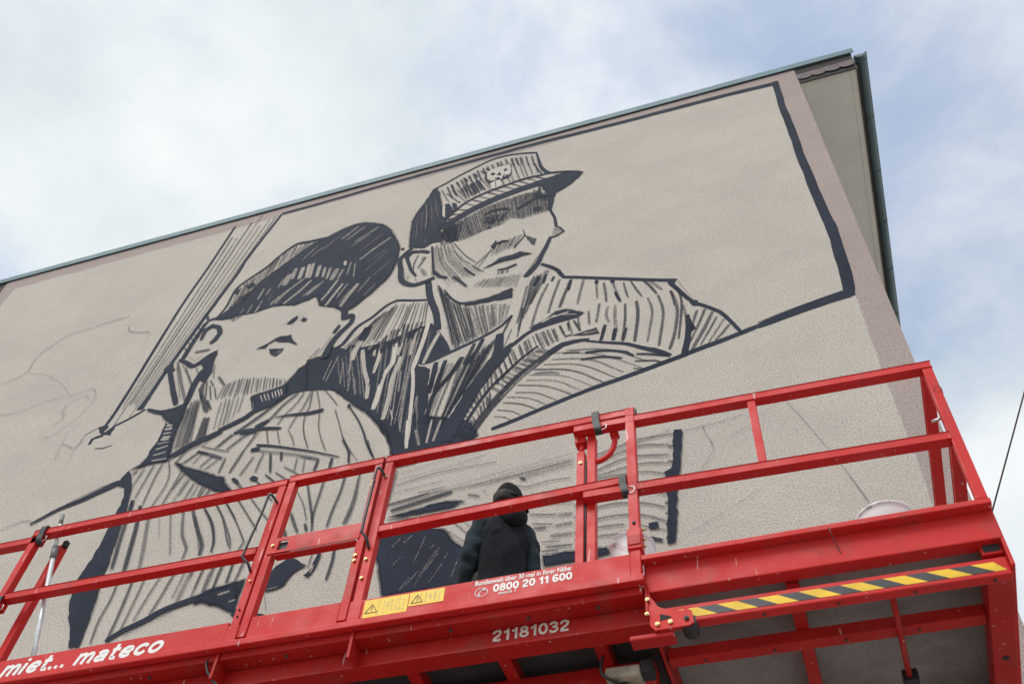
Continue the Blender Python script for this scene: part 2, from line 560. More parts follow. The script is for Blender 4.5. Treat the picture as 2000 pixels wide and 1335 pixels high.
# ------------------------------------------------------------------ mural: paint lying on the end wall
MURAL = """Sf796,1093,2:-6610 15082 -6000 15084 -4819 15125 -3614 15132 -2475 15134 -1339 15080 117 15049 923 14997
Sf805,1106,0:919 15070 906 14683 896 14254 901 13871 905 13570 902 13068 902 12710 911 12420 911 12146 921 11747 930 11420 944 11174 944 10989 940 10701 932 10511 929 10345 916 10148 894 9875
Sf1417,842,5:930 9899 865 9883 693 9856 321 9767 -11 9669
Sf215,211,40:659 9900 331 9831 -3 9733
Sf536,664,2:-2662 8951 -2449 9011 -2095 9124 -1670 9249 -1245 9344 -780 9463 -540 9530 -258 9604 -4 9679
Sb462,532,2:-7414 15086 -7483 14095 -7520 13677 -7589 12932 -7630 11773 -7641 11390 -7672 10718 -7706 10454
Sb540,648,2:-6605 15063 -6836 13898 -6871 13514 -7041 12525 -7181 11619 -7215 11376 -7270 10867 -7313 10638
Sb442,242,49:-7348 14727 -7488 12515 -7597 10745
Sb385,297,52:-7245 14662 -7430 12265 -7576 10387
Sb389,344,41:-7118 15063 -7337 12678 -7504 10793
Sb398,385,59:-6984 15242 -7245 12751 -7454 10805
Sb456,385,61:-6920 14895 -7193 12580 -7416 10747
Sb384,256,52:-6793 15006 -7129 12497 -7398 10545
Sb424,284,50:-6696 15020 -7064 12570 -7348 10641
Sb288,346,10:-7259 10805 -7309 10647
Fb0,0,0:-7817 10468 -7700 10493 -7644 10429 -7682 10354 -7646 10352 -7579 10427 -7543 10407 -7545 10249 -7700 10312
Sb427,436,2:-7574 10416 -7379 10510 -7210 10628
Fb0,0,2:-7343 10663 -7331 10745 -7258 10834 -7272 10938 -7257 10946 -7227 10849 -7248 10720 -7249 10635
Sb545,487,5:-7651 10284 -7792 10255 -7792 10159
Sb222,228,20:-7663 10055 -7543 10027 -7428 10046
Sb237,237,30:-7953 10366 -7810 10454
Fm0,0,0:-5193 10742 -5248 10606 -5320 10478 -5321 10266 -5561 10216 -5580 10129 -5482 10150 -5273 10251 -5087 10276 -4865 10269 -4648 10210 -4478 10023 -4244 9773 -4067 9566 -3920 9356 -3810 9180 -3721 8962 -3711 8891 -3634 8896 -3546 8897 -3646 9440 -3823 9625 -4048 9751 -4404 10142 -4671 10375 -4852 10519 -4891 10686 -5080 10839
Fm0,0,0:-5120 10881 -4889 10902 -4816 11030 -4622 10911 -4591 11001 -4401 10883 -4252 10881 -4057 10888 -3906 10961 -3721 11021 -3562 11039 -3386 10673 -3502 10271 -3630 10303 -3622 10048 -3509 9496 -3364 8986 -3775 9102 -3952 9442 -4144 9666 -4415 9944 -4624 10178 -4969 10276
Fm0,0,0:-3941 9463 -3792 9206 -3707 8909 -3616 8662 -3473 8672 -3274 8726 -2862 8852 -2804 8901 -2888 9106 -2993 9183 -3415 9379 -3682 9459
Wm464,471,20:-4399 10833 -4290 10406 -4199 10145 -4162 9877
Fm0,0,10:-4337 10687 -4224 10648 -4188 10373 -4193 10235 -4296 10600
Wm457,483,15:-4161 10874 -4151 10599 -4170 10320
Wm572,590,10:-3979 10810 -3955 10436 -4024 10248 -4032 9913 -4047 9669
Wm555,492,20:-3859 10523 -3904 10140 -3891 9803 -3896 9457
Wm499,506,5:-3617 11086 -3626 10808 -3656 10477 -3683 10228
Wm388,382,10:-3687 10252 -3636 9964 -3593 9521 -3556 9040
Wm569,559,25:-3881 11054 -3906 10759 -3922 10569
Wm487,456,20:-3449 10820 -3504 10617 -3567 10293
Wm248,237,60:-3735 9995 -3710 9662 -3666 9218
Wm265,272,50:-4573 10995 -4501 10573 -4484 10400
Wm744,625,20:-4471 10984 -4500 10843 -4496 10668
Wm161,161,50:-4806 10411 -4773 10762
Wm165,165,50:-4762 10361 -4701 10812
Wm205,205,60:-4563 10262 -4600 10655
Wm264,264,60:-4429 10082 -4463 10393
Wm299,299,60:-4316 9991 -4404 10327
Wm192,192,30:-3832 9593 -3782 9433
Wm424,412,62:-3557 9721 -3493 9388 -3419 9002
Wm328,328,40:-3519 11024 -3449 10795
Wm471,471,60:-4222 11075 -4319 10805
Wm380,380,30:-4232 10774 -4217 10525
Wm513,417,30:-3700 10987 -3753 10804 -3755 10511
Wm265,265,50:-4034 10754 -4056 10518
Wm189,189,50:-3822 10251 -3791 9881
Wm319,334,60:-3821 10828 -3830 10489 -3863 10218
Fm0,0,5:-4281 10693 -4207 10642 -4180 10370 -4166 10134 -4172 10046 -4195 10328
Fm0,0,2:-4509 11049 -4466 11296 -4355 11295 -4378 11106 -4410 11014
Sm268,268,10:-4487 11067 -4362 11284
Fm0,0,5:-4162 10750 -4117 10859 -4031 10879 -4016 10699 -4030 10462 -4042 10094 -4090 10020 -4089 10434
Wm215,123,62:-4121 10669 -4082 10132 -4030 9627
Wm221,151,61:-4086 10815 -4022 10160 -3984 9574
Wm207,129,61:-4011 10791 -3965 10138 -3922 9542
Wm166,148,65:-3963 10859 -3905 10184 -3884 9587
Wm152,94,47:-3915 10788 -3868 10078 -3841 9443
Wm190,139,49:-3853 10877 -3838 10073 -3784 9332
Wm218,131,55:-3798 10839 -3751 10038 -3748 9343
Wm212,130,53:-3735 10803 -3728 10064 -3710 9390
Wm221,218,54:-3700 10903 -3712 10040 -3674 9247
Wm151,112,67:-3634 10884 -3625 9958 -3627 9149
Wm160,154,64:-3566 10899 -3550 9920 -3578 9090
Wm159,120,65:-4697 10762 -4622 10488 -4545 10225
Wm170,156,62:-4643 10757 -4559 10460 -4485 10178
Wm162,146,67:-4605 10794 -4513 10453 -4427 10130
Wm162,165,65:-4529 10748 -4435 10406 -4352 10083
Wm160,169,59:-4460 10761 -4347 10359 -4255 9982
Wm145,129,58:-4407 10736 -4303 10308 -4194 9903
Sm818,770,3:-3744 11992 -3666 11617 -3553 11272 -3463 10875
Sm372,618,5:-3668 11567 -3917 11654 -4116 11725 -4259 11654 -4400 11487 -4576 11336 -4700 11040 -4804 10974
Sm198,175,50:-4106 11763 -4265 11684 -4374 11532
Fm0,0,2:-3269 11350 -3078 11308 -2886 11313 -2620 11404 -2606 11196 -2877 11218 -3152 11243
Sm225,396,10:-3503 11720 -3373 11473 -3231 11303
Fm0,0,74:-3648 11981 -3467 11566 -3203 11271 -2873 11169 -2614 11068 -2651 10725 -2825 10617 -2969 10523 -3114 10455 -3245 10406
Sm284,224,52:-3606 11858 -3402 11145 -3248 10500
Sm294,175,39:-3572 11785 -3372 11052 -3193 10390
Sm319,275,50:-3549 11758 -3346 11046 -3164 10402
Sm322,203,56:-3517 11693 -3317 11055 -3145 10471
Sm307,262,59:-3445 11512 -3269 10953 -3105 10438
Sm272,237,50:-3370 11416 -3221 10956 -3087 10525
Sm248,157,50:-3319 11377 -3182 10925 -3039 10505
Sm319,221,43:-3273 11326 -3150 10938 -3037 10570
Sm289,307,48:-3201 11229 -3099 10898 -2999 10583
Sm323,209,51:-3162 11204 -3058 10871 -2965 10554
Sm333,241,58:-3114 11206 -3019 10898 -2943 10601
Sm296,259,47:-3062 11228 -2983 10887 -2894 10565
Sm297,250,44:-3003 11178 -2936 10873 -2864 10581
Sm346,208,42:-2964 11185 -2907 10894 -2845 10615
Sm375,304,50:-2902 11141 -2850 10890 -2813 10649
Sm317,322,41:-2846 11147 -2814 10914 -2785 10690
Sm330,239,55:-2807 11154 -2784 10923 -2758 10698
Sm320,213,50:-2735 11105 -2728 10899 -2722 10699
Sm394,233,53:-2685 11098 -2692 10913 -2693 10728
Sm323,287,59:-2629 11056 -2646 10886 -2656 10715
Sm197,153,22:-3584 11849 -3397 11167 -3249 10546
Sm145,123,36:-3549 11792 -3354 11097 -3201 10465
Sm184,188,27:-3486 11642 -3323 11029 -3169 10468
Sm222,187,33:-3471 11630 -3311 11052 -3163 10520
Sm149,103,27:-3420 11519 -3274 11013 -3139 10543
Sm196,123,21:-3346 11381 -3212 10946 -3103 10536
Sm207,124,35:-3291 11325 -3174 10912 -3071 10522
Sm146,155,34:-3250 11289 -3145 10908 -3057 10548
Sm165,147,26:-3184 11264 -3090 10884 -3010 10523
Sm176,175,30:-3139 11214 -3070 10877 -2994 10556
Sm526,359,2:-3505 10288 -3332 10365 -3113 10450 -2895 10545 -2679 10686 -2581 10837
Fm0,0,2:-3480 10907 -3354 10661 -3264 10436 -3332 10365 -3502 10271 -3454 10478 -3386 10673
Sm232,168,29:-4332 11443 -4500 11166 -4683 10929
Sm357,320,38:-4302 11467 -4469 11174 -4632 10892
Sm274,284,32:-4258 11527 -4420 11203 -4583 10899
Sm275,172,50:-4235 11549 -4375 11210 -4522 10902
Sm328,213,44:-4223 11534 -4331 11224 -4437 10927
Sm194,141,30:-4197 11553 -4293 11200 -4399 10879
Sm225,213,45:-4161 11608 -4251 11253 -4340 10915
Sm243,254,28:-4144 11604 -4223 11293 -4292 10985
Sm302,252,36:-4113 11649 -4188 11281 -4256 10927
Sm192,129,29:-4083 11604 -4156 11299 -4207 10984
Sm181,112,51:-4028 11640 -4084 11301 -4146 10985
Sm204,137,41:-3995 11618 -4034 11294 -4089 11000
Sm222,193,42:-3945 11568 -3972 11260 -4016 10981
Sm212,216,33:-3915 11569 -3939 11296 -3970 11038
Sm201,127,30:-3877 11602 -3909 11319 -3929 11036
Sm165,158,29:-3838 11566 -3854 11291 -3878 11032
Sm188,182,41:-3800 11557 -3812 11278 -3826 11011
Sm231,212,51:-3748 11518 -3748 11285 -3749 11060
Sm159,100,32:-3713 11535 -3706 11305 -3701 11084
Sm199,118,29:-3684 11525 -3675 11284 -3660 11048
Sm380,303,32:-4246 10882 -4285 10797 -4322 10710
Sm326,272,27:-4202 10937 -4237 10826 -4268 10712
Sm325,357,34:-4159 10977 -4174 10842 -4197 10717
Sm433,383,25:-4125 11020 -4138 10873 -4150 10728
Sm341,297,44:-4074 11096 -4075 10911 -4086 10740
Sm310,297,29:-4036 11105 -4042 10903 -4047 10706
Sm354,270,26:-3988 11095 -3995 10921 -3993 10745
Sm352,376,28:-3927 11170 -3920 10937 -3923 10717
Sm375,289,23:-3872 11143 -3875 10955 -3875 10769
Sm247,187,32:-3821 11159 -3822 10954 -3828 10757
Sm405,367,39:-3762 11141 -3772 10971 -3775 10800
Sm339,244,25:-3701 11133 -3713 10964 -3722 10796
Fm0,0,2:-3658 10289 -3534 10224 -3463 10154 -3451 9904 -3412 9675 -3424 9408 -3378 8990 -3443 9008 -3542 9716 -3611 9955
Sm558,552,8:-3410 10263 -3418 9938 -3427 9733
Sm516,505,8:-3300 10261 -3341 9912 -3361 9734
Sm671,418,10:-3106 10252 -3209 9980 -3318 9796 -3370 9641 -3403 9261
Sm523,575,10:-2891 10507 -2947 10302 -3051 10084
Sm481,491,20:-2985 10457 -3032 10261 -3076 10116
Sm930,1037,0:-2697 10534 -2696 10237 -2738 10035
Sm1035,881,2:-2722 10109 -2894 9768 -2988 9564
Fm0,0,2:-3029 9682 -2898 9662 -2848 9731 -2892 9596 -2943 9405 -3009 9244 -3069 9046 -3133 8902 -3232 8930 -3169 9192 -3083 9407 -3029 9556
Sm456,543,5:-2545 10301 -2641 10195 -2745 10026 -2865 9758 -2931 9567
Sm320,328,45:-3371 10156 -3411 9911 -3442 9668
Sm430,379,58:-3309 10143 -3371 9825 -3411 9503
Sm308,313,51:-3251 10196 -3331 9766 -3384 9343
Sm420,422,53:-3213 10182 -3301 9688 -3374 9219
Sm323,319,43:-3169 10147 -3256 9634 -3323 9144
Sm349,340,43:-3119 10156 -3174 9591 -3248 9088
Sm322,246,51:-3082 10140 -3157 9607 -3210 9101
Sm293,166,41:-3014 10261 -3117 9720 -3181 9194
Sm372,335,55:-2977 10297 -3080 9746 -3169 9231
Sm407,371,60:-2961 10242 -3043 9802 -3132 9398
Sm296,203,40:-2917 10279 -3008 9844 -3116 9457
Sm432,411,55:-2857 10384 -2980 9980 -3084 9584
Sm291,187,43:-2813 10378 -2905 10032 -3011 9722
Sm346,308,47:-2784 10396 -2877 10052 -2985 9744
Sm459,482,40:-2739 10448 -2841 10120 -2938 9805
Sm256,238,40:-3044 10190 -3164 9572 -3275 9006
Sm294,206,26:-3018 10178 -3142 9646 -3236 9134
Sm303,190,25:-2955 10260 -3075 9693 -3203 9184
Sm343,217,27:-2958 10156 -3069 9680 -3180 9241
Sm246,207,27:-2902 10219 -3013 9733 -3148 9308
Sm287,180,25:-2858 10315 -2983 9865 -3104 9445
Sm334,267,32:-2829 10332 -2963 9871 -3095 9445
Sm329,270,39:-2802 10358 -2926 9912 -3068 9518
Sm366,234,37:-2764 10422 -2894 10058 -3005 9697
Sm298,294,25:-2580 10824 -2642 10599 -2665 10510
Sm176,176,40:-2563 10570 -2632 10261
Wm375,361,10:-3598 9362 -3574 9121 -3545 8920
Wm341,341,55:-3488 9188 -3412 8928
Wm248,248,30:-3326 9282 -3336 8940
Wm301,301,40:-3223 9251 -3269 8944
Wm161,161,60:-3706 9394 -3655 9190
Sm498,507,3:-2282 11776 -2155 11650 -2066 11535 -1993 11369 -1875 11320 -1675 11222 -1431 11106 -1193 10993 -961 10882 -735 10781
Sm147,147,50:-2121 11651 -2030 11490
Sm505,435,8:-811 10784 -744 10642 -627 10382 -572 10303
Sm110,109,50:-718 10762 -658 10580 -591 10381
Sm491,356,6:-617 10331 -507 10232 -415 10133 -338 10041 -258 9864 -168 9622
Fm0,0,0:-838 10859 -721 10803 -771 10702 -813 10757
Fm0,0,0:-627 10382 -537 10320 -544 10226 -608 10256
Sm511,645,6:-662 10115 -669 9872 -703 9647 -747 9445
Fm0,0,3:-663 10140 -593 9856 -671 9812
Sm305,213,34:-558 10160 -609 9992 -662 9769
Sm315,202,32:-480 10148 -563 9918 -675 9639
Sm381,417,37:-409 10078 -510 9835 -663 9520
Sm253,175,33:-378 9973 -462 9793 -573 9572
Sm279,236,46:-313 9914 -405 9743 -496 9574
Sm329,272,34:-269 9807 -345 9694 -425 9599
Sm414,407,49:-2307 11545 -2362 11270 -2415 11003
Sm367,330,41:-2177 11312 -2265 11001 -2338 10537
Sm344,329,40:-2043 11345 -2115 10970 -2155 10709
Sm423,408,31:-1908 11289 -1984 10974 -2027 10769
Sm358,340,44:-1757 11227 -1800 10957 -1821 10757
Sm259,255,45:-1609 11151 -1606 10964 -1602 10781
Sm302,302,39:-1528 11074 -1506 10839 -1500 10673
Sm323,318,45:-1431 11063 -1387 10820 -1341 10605
Sm252,250,39:-1304 10982 -1285 10806 -1258 10658
Sm256,258,36:-1225 10978 -1168 10786 -1109 10621
Sm324,299,28:-1085 10920 -1013 10778 -951 10612
Sm270,268,38:-804 10612 -785 10471 -780 10325
Sm377,377,48:-1023 10894 -951 10767 -888 10659
Sm310,310,40:-1578 10676 -1595 10496 -1614 10334
Sm358,322,49:-1485 10586 -1505 10435 -1476 10282
Sm366,349,50:-1404 10581 -1412 10322 -1398 10089
Sm282,286,32:-1296 10566 -1307 10232 -1345 9918
Sm351,359,30:-1175 10572 -1166 10306 -1217 9854
Sm288,300,44:-1052 10577 -1016 10301 -1089 9808
Sm296,303,37:-942 10587 -902 10257 -976 9697
Sm342,360,35:-804 10612 -756 10277 -800 9896 -875 9604
Sm291,291,46:-692 10304 -680 10071
Sm263,263,36:-1701 10590 -1688 10323
Sm304,304,40:-1814 10500 -1792 10259
Sm277,277,38:-1916 10486 -1913 10303
Sm242,242,30:-744 10642 -703 10360 -775 9743
Sm418,418,12:-1609 11151 -1606 11072
Sm470,470,8:-1434 11078 -1419 11015
Sm338,338,10:-1403 10826 -1352 10628
Sm393,395,10:-1519 10260 -1543 10118 -1567 9998
Sm438,438,8:-1411 10157 -1436 9956
Sm353,353,25:-1295 10127 -1338 9909
Sm445,445,10:-2288 11507 -2348 11338
Sm383,383,15:-2211 11520 -2238 11337
Sm361,361,15:-2114 11434 -2136 11339
Sm363,363,10:-1907 11274 -1936 11069
Sm297,286,39:-2433 11373 -2470 10998 -2513 10649
Sm227,235,44:-2391 11479 -2422 11093 -2462 10734
Sm272,157,34:-2359 11547 -2406 11127 -2442 10722
Sm214,199,48:-2338 11522 -2383 11147 -2422 10787
Sm287,187,35:-2311 11549 -2351 11182 -2406 10847
Sm289,302,36:-2272 11558 -2318 11248 -2377 10966
Sm294,296,44:-2214 11603 -2297 11287 -2368 10974
Sm232,183,35:-2183 11604 -2256 11336 -2335 11088
Sm214,214,40:-2432 11010 -2493 10385
Sm315,315,35:-2462 10937 -2485 10513
Fm0,0,2:-2359 10514 -2182 10585 -2074 10705 -1961 10716 -1752 10569 -1830 10511 -2020 10519 -2226 10478 -2330 10477
Wm220,220,20:-2221 10560 -2072 10645
Wm254,254,20:-2119 10615 -1920 10646
Wm153,153,30:-2023 10632 -1831 10572
Sm553,386,3:-2608 10197 -2458 10342 -2352 10438 -2147 10493 -1830 10527
Sm1096,936,18:-2691 9300 -2586 9477 -2419 9698 -2230 9871 -2097 9994
Sm1025,349,3:-2127 9968 -1977 10075 -1854 10081 -1687 10065
Wm258,273,60:-2609 9396 -2416 9651 -2229 9847
Sm407,245,5:-2719 9622 -2551 9831 -2407 10004 -2243 10149
Sm1182,887,2:-2744 9912 -2633 10101 -2569 10209
Sm351,329,44:-2715 9873 -2679 9749 -2647 9626
Sm361,375,46:-2673 9967 -2633 9834 -2593 9705
Sm286,207,42:-2621 10025 -2586 9905 -2555 9787
Sm290,282,41:-2573 10112 -2539 9980 -2501 9853
Sm443,348,48:-2541 10147 -2500 10022 -2466 9898
Sm282,268,43:-2468 10228 -2433 10099 -2403 9971
Sm414,428,45:-2406 10287 -2373 10142 -2335 10001
Sm323,209,45:-2370 10321 -2329 10169 -2287 10020
Sm293,252,35:-2281 10377 -2234 10222 -2185 10073
Sm448,361,38:-2207 10392 -2165 10246 -2124 10105
Sm331,331,46:-2152 10404 -2113 10270 -2069 10141
Sm437,384,45:-2089 10397 -2057 10273 -2026 10152
Sm382,253,38:-2017 10432 -1980 10307 -1941 10186
Sm305,194,44:-1932 10452 -1896 10343 -1864 10234
Sm382,273,42:-1862 10463 -1825 10358 -1793 10252
Sm447,404,45:-2708 9601 -2651 9538 -2595 9474
Sm357,295,43:-2657 9661 -2598 9598 -2538 9541
Sm324,352,40:-2616 9703 -2565 9645 -2514 9591
Sm418,408,45:-2586 9748 -2532 9696 -2478 9647
Sm351,348,52:-2548 9786 -2491 9735 -2435 9685
Sm403,422,53:-2512 9834 -2458 9787 -2406 9734
Sm426,317,33:-2484 9862 -2426 9817 -2369 9774
Sm459,439,42:-2436 9910 -2380 9870 -2325 9829
Sm474,460,37:-2402 9952 -2344 9918 -2288 9878
Sm499,496,44:-2369 9979 -2313 9938 -2257 9898
Sm611,560,50:-2318 10022 -2265 9986 -2212 9952
Sm460,305,41:-2278 10068 -2216 10029 -2154 9999
Sm547,391,50:-2250 10088 -2183 10054 -2117 10012
Fm0,0,20:-1887 10200 -1764 10223 -1611 10248 -1573 10129 -1702 10138
Sm263,263,20:-1941 10207 -1880 10215
Wm154,154,40:-1764 10185 -1611 10180
Wm74,74,40:-1734 10237 -1718 10156
Sm220,625,8:-1763 10068 -1522 9950 -1302 9848 -1161 9739 -1022 9639 -872 9504
Sm546,557,5:-1049 9676 -954 9585 -887 9528
Sm275,161,40:-1930 9959 -1495 9820 -1093 9489
Sm278,219,51:-2109 9975 -1592 9775 -1162 9415
Sm282,183,46:-2089 9860 -1692 9726 -1340 9401
Sm206,127,36:-2165 9798 -1781 9666 -1408 9333
Sm280,178,32:-2271 9754 -1871 9606 -1534 9302
Sm178,99,40:-2329 9684 -1958 9546 -1623 9260
Sm275,172,52:-2347 9601 -2035 9492 -1779 9268
Sm243,200,41:-2440 9552 -2121 9432 -1830 9198
Sm236,133,40:-2450 9437 -2224 9363 -2014 9186
Sm261,140,43:-2537 9395 -2301 9306 -2111 9148
Sm246,170,38:-2572 9319 -2378 9240 -2212 9107
Sm177,128,32:-2628 9224 -2471 9160 -2373 9075
Sm222,153,41:-2651 9130 -2546 9095 -2467 9027
Sm401,292,10:-1731 9848 -1523 9814 -1306 9714 -1233 9629
Sm351,318,12:-1775 9749 -1553 9720 -1351 9628
Sm260,232,20:-1225 9539 -1030 9481 -976 9445
Sm345,331,15:-1207 9647 -1067 9594 -909 9517
Sm328,328,30:-1973 9927 -1791 9883
Sm256,256,30:-1243 9423 -1132 9390
Sm271,246,35:-2267 9690 -2085 9646 -1994 9600
Sm994,985,5:-2744 9916 -2816 9768 -2895 9601 -2952 9407 -3011 9243 -3105 8898
Sm375,340,8:-2719 9619 -2813 9445 -2897 9248 -3014 8939
Sm957,836,20:-2692 9304 -2762 9184 -2829 9043 -2925 8847
Sm267,196,32:-2740 9841 -2729 9731 -2717 9623
Sm368,236,38:-2778 9770 -2763 9665 -2751 9562
Sm271,251,41:-2810 9701 -2794 9609 -2775 9518
Sm333,282,38:-2857 9615 -2832 9539 -2808 9464
Sm302,241,40:-2883 9554 -2858 9483 -2833 9412
Sm301,268,34:-2903 9489 -2875 9430 -2848 9371
Sm347,220,32:-2938 9413 -2907 9357 -2875 9303
Sm258,197,47:-2961 9325 -2928 9288 -2896 9251
Sm266,228,38:-2982 9254 -2953 9224 -2924 9197
Sm462,507,39:-3006 9176 -2973 9161 -2940 9148
Sm393,296,34:-3035 9094 -3003 9085 -2971 9077
Sm423,386,41:-3049 9035 -3015 9035 -2982 9036
Sm455,406,42:-3065 8968 -3033 8983 -3001 8996
Sm249,262,31:-2728 9528 -2718 9419 -2707 9312
Sm363,361,35:-2755 9473 -2739 9373 -2726 9276
Sm262,186,32:-2790 9420 -2774 9330 -2753 9241
Sm329,235,34:-2814 9355 -2800 9281 -2784 9208
Sm211,158,50:-2848 9292 -2825 9226 -2803 9161
Sm262,231,37:-2882 9198 -2860 9145 -2838 9093
Sm246,190,53:-2899 9161 -2870 9110 -2844 9058
Sm270,203,45:-2929 9075 -2903 9036 -2878 8997
Sm323,224,30:-2962 9000 -2930 8969 -2900 8936
Sm305,296,35:-2981 8951 -2949 8931 -2917 8912
Sm133,135,38:-2703 9896 -2675 9774 -2644 9655
Sm107,102,31:-2665 9978 -2631 9842 -2597 9709
Sm141,129,30:-2617 10029 -2580 9901 -2544 9775
Sm130,114,28:-2576 10109 -2536 9979 -2502 9852
Sm103,75,27:-2531 10188 -2487 10053 -2447 9921
Sm144,87,28:-2458 10250 -2418 10116 -2378 9985
Sm134,90,39:-2395 10291 -2353 10152 -2311 10017
Sm143,88,35:-2317 10355 -2280 10214 -2238 10079
Sm143,133,45:-2244 10376 -2206 10232 -2166 10092
Sm144,90,41:-2165 10391 -2124 10253 -2083 10120
Sm134,142,34:-2108 10407 -2073 10281 -2036 10158
Sm108,107,39:-2019 10430 -1983 10310 -1942 10195
Sm144,136,46:-1938 10430 -1902 10316 -1867 10204
Sm167,163,31:-1858 10466 -1824 10354 -1786 10246
Sm369,378,3:-3971 14542 -3823 14622 -3641 14756 -3421 14873 -3263 14957 -3102 15004 -2887 14987 -2687 14925 -2476 14828
Sm243,596,2:-2486 14840 -2457 14674 -2425 14489 -2401 14361 -2334 14185 -2254 14078
Sm127,217,5:-2512 14488 -2440 14301 -2370 14109
Sm558,254,2:-2346 14103 -2161 14053 -1948 13962 -1797 13855
Fm0,0,0:-1790 13851 -1865 13936 -1978 13972 -2159 13970 -2279 13947 -2414 13895 -2363 13773 -2328 13664 -2277 13503 -2230 13414 -2169 13360 -2158 13457 -2057 13523 -1956 13604 -1855 13732
Sm1287,1505,0:-3835 13291 -3724 13324 -3582 13422 -3440 13521 -3296 13618 -3119 13699 -2924 13763 -2729 13811 -2548 13839 -2367 13876 -2262 13888
Sm437,524,2:-3780 13402 -3610 13655 -3474 13836 -3327 13926 -3146 14006 -2946 14041 -2747 14093 -2562 14105 -2330 14081
Sm260,295,5:-3705 13505 -3645 13490 -3586 13484
Sm199,180,0:-3629 13604 -3557 13575 -3487 13555
Sm175,171,7:-3556 13707 -3475 13658 -3395 13617
Sm138,89,0:-3458 13824 -3371 13754 -3284 13681
Sm166,146,4:-3356 13870 -3274 13803 -3192 13731
Sm141,119,11:-3269 13933 -3179 13849 -3089 13772
Sm222,167,0:-3151 13982 -3068 13912 -2987 13831
Sm134,106,4:-3036 13998 -2956 13923 -2877 13857
Sm166,107,3:-2919 14034 -2839 13963 -2759 13894
Sm162,158,0:-2813 14059 -2735 13984 -2659 13910
Sm176,167,9:-2703 14080 -2628 14002 -2553 13928
Sm178,102,9:-2585 14087 -2499 14010 -2415 13925
Sm228,182,0:-2469 14079 -2393 14016 -2317 13947
Fm0,0,0:-3972 14552 -4025 14515 -4052 14352 -4107 14159 -4173 13946 -4224 13701 -4207 13488 -4176 13190 -4152 12987 -3921 12870 -3827 12949 -3704 12934 -3689 13105 -3781 13288 -3691 13431 -3721 13547 -3775 13720 -3816 13922 -3863 14161 -3916 14378
Wm142,146,60:-4080 14146 -4016 13749 -3983 13383
Wm123,127,65:-4020 14178 -3948 13836 -3913 13523
Wm148,144,70:-4149 13783 -4122 13477 -4092 13180
Wm108,105,60:-3950 14205 -3898 13931 -3834 13631
Wm161,161,70:-4099 13879 -4046 13413
Wm109,121,70:-3940 13953 -3888 13628 -3888 13395
Wm125,125,75:-4183 13593 -4126 13168
Wm140,140,70:-3929 13133 -3936 12971
Wm93,93,70:-3872 14041 -3829 13777
Fm0,0,2:-3773 13955 -3710 13960 -3644 13805 -3612 13670 -3684 13558 -3725 13578
Fm0,0,2:-3661 13951 -3600 13905 -3552 13724 -3608 13662
Fm0,0,5:-3580 13941 -3540 13936 -3535 13887 -3567 13895
Lm0,0,5:-3795 13881 -3769 13929 -3742 13734 -3725 13578 -3750 13590 -3787 13756
Sm284,294,46:-3881 14435 -3801 14212 -3721 13997
Sm313,222,26:-3806 14492 -3737 14280 -3668 14073
Sm365,359,27:-3746 14529 -3681 14318 -3612 14117
Sm459,344,46:-3672 14574 -3601 14370 -3534 14170
Sm399,413,40:-3607 14599 -3531 14380 -3461 14164
Sm372,288,30:-3570 14646 -3497 14419 -3431 14196
Sm282,292,26:-3491 14674 -3433 14481 -3370 14296
Sm410,330,29:-3429 14698 -3373 14515 -3319 14335
Sm341,273,31:-3372 14763 -3325 14579 -3273 14400
Sm286,235,29:-3289 14798 -3245 14625 -3196 14458
Sm370,309,40:-3224 14820 -3178 14640 -3131 14464
Sm392,349,43:-3157 14834 -3116 14676 -3071 14523
Sm404,306,30:-3081 14857 -3040 14692 -3004 14529
Sm402,420,41:-3028 14863 -2995 14712 -2962 14563
Sm331,343,39:-2957 14903 -2921 14758 -2885 14617
Sm413,311,30:-2862 14868 -2835 14729 -2807 14592
Sm396,287,26:-2797 14851 -2764 14706 -2732 14563
Sm432,468,36:-2727 14830 -2700 14691 -2673 14554
Sm297,317,37:-2642 14809 -2615 14657 -2588 14507
Sm297,285,32:-2554 14772 -2525 14615 -2501 14460
Sm281,270,35:-3783 14279 -3674 14100 -3568 13923
Sm381,338,54:-3705 14329 -3583 14108 -3464 13896
Sm288,245,45:-3649 14337 -3539 14135 -3434 13934
Sm308,225,46:-3551 14365 -3452 14162 -3355 13967
Sm341,287,50:-3511 14396 -3414 14177 -3317 13966
Sm380,229,43:-3433 14395 -3347 14203 -3264 14015
Sm387,293,46:-3358 14467 -3269 14262 -3182 14062
Sm347,214,50:-3298 14490 -3203 14269 -3116 14047
Sm283,203,39:-3240 14481 -3165 14265 -3089 14058
Sm269,257,52:-3140 14524 -3071 14306 -3002 14096
Sm251,174,45:-3093 14560 -3024 14331 -2955 14109
Sm239,207,46:-3051 14591 -2976 14325 -2903 14068
Sm324,282,50:-2968 14611 -2898 14358 -2829 14113
Sm362,322,51:-2904 14611 -2838 14364 -2783 14122
Sm297,215,39:-2815 14657 -2754 14385 -2691 14123
Sm252,174,48:-2724 14616 -2676 14374 -2620 14141
Sm256,179,43:-2667 14569 -2617 14330 -2567 14097
Sm276,178,38:-2594 14569 -2547 14356 -2504 14147
Sm252,203,34:-2486 14497 -2459 14326 -2430 14159
Sm231,168,6:-3746 14516 -3716 14452 -3687 14389
Sm299,215,24:-3670 14557 -3639 14493 -3609 14427
Sm333,275,16:-3554 14616 -3521 14558 -3488 14499
Sm261,163,9:-3499 14642 -3469 14583 -3438 14525
Sm312,334,20:-3409 14682 -3379 14616 -3350 14549
Sm268,285,16:-3311 14720 -3284 14664 -3257 14608
Sm321,359,26:-3234 14761 -3208 14697 -3181 14636
Sm265,171,6:-3567 14331 -3512 14156 -3459 13986
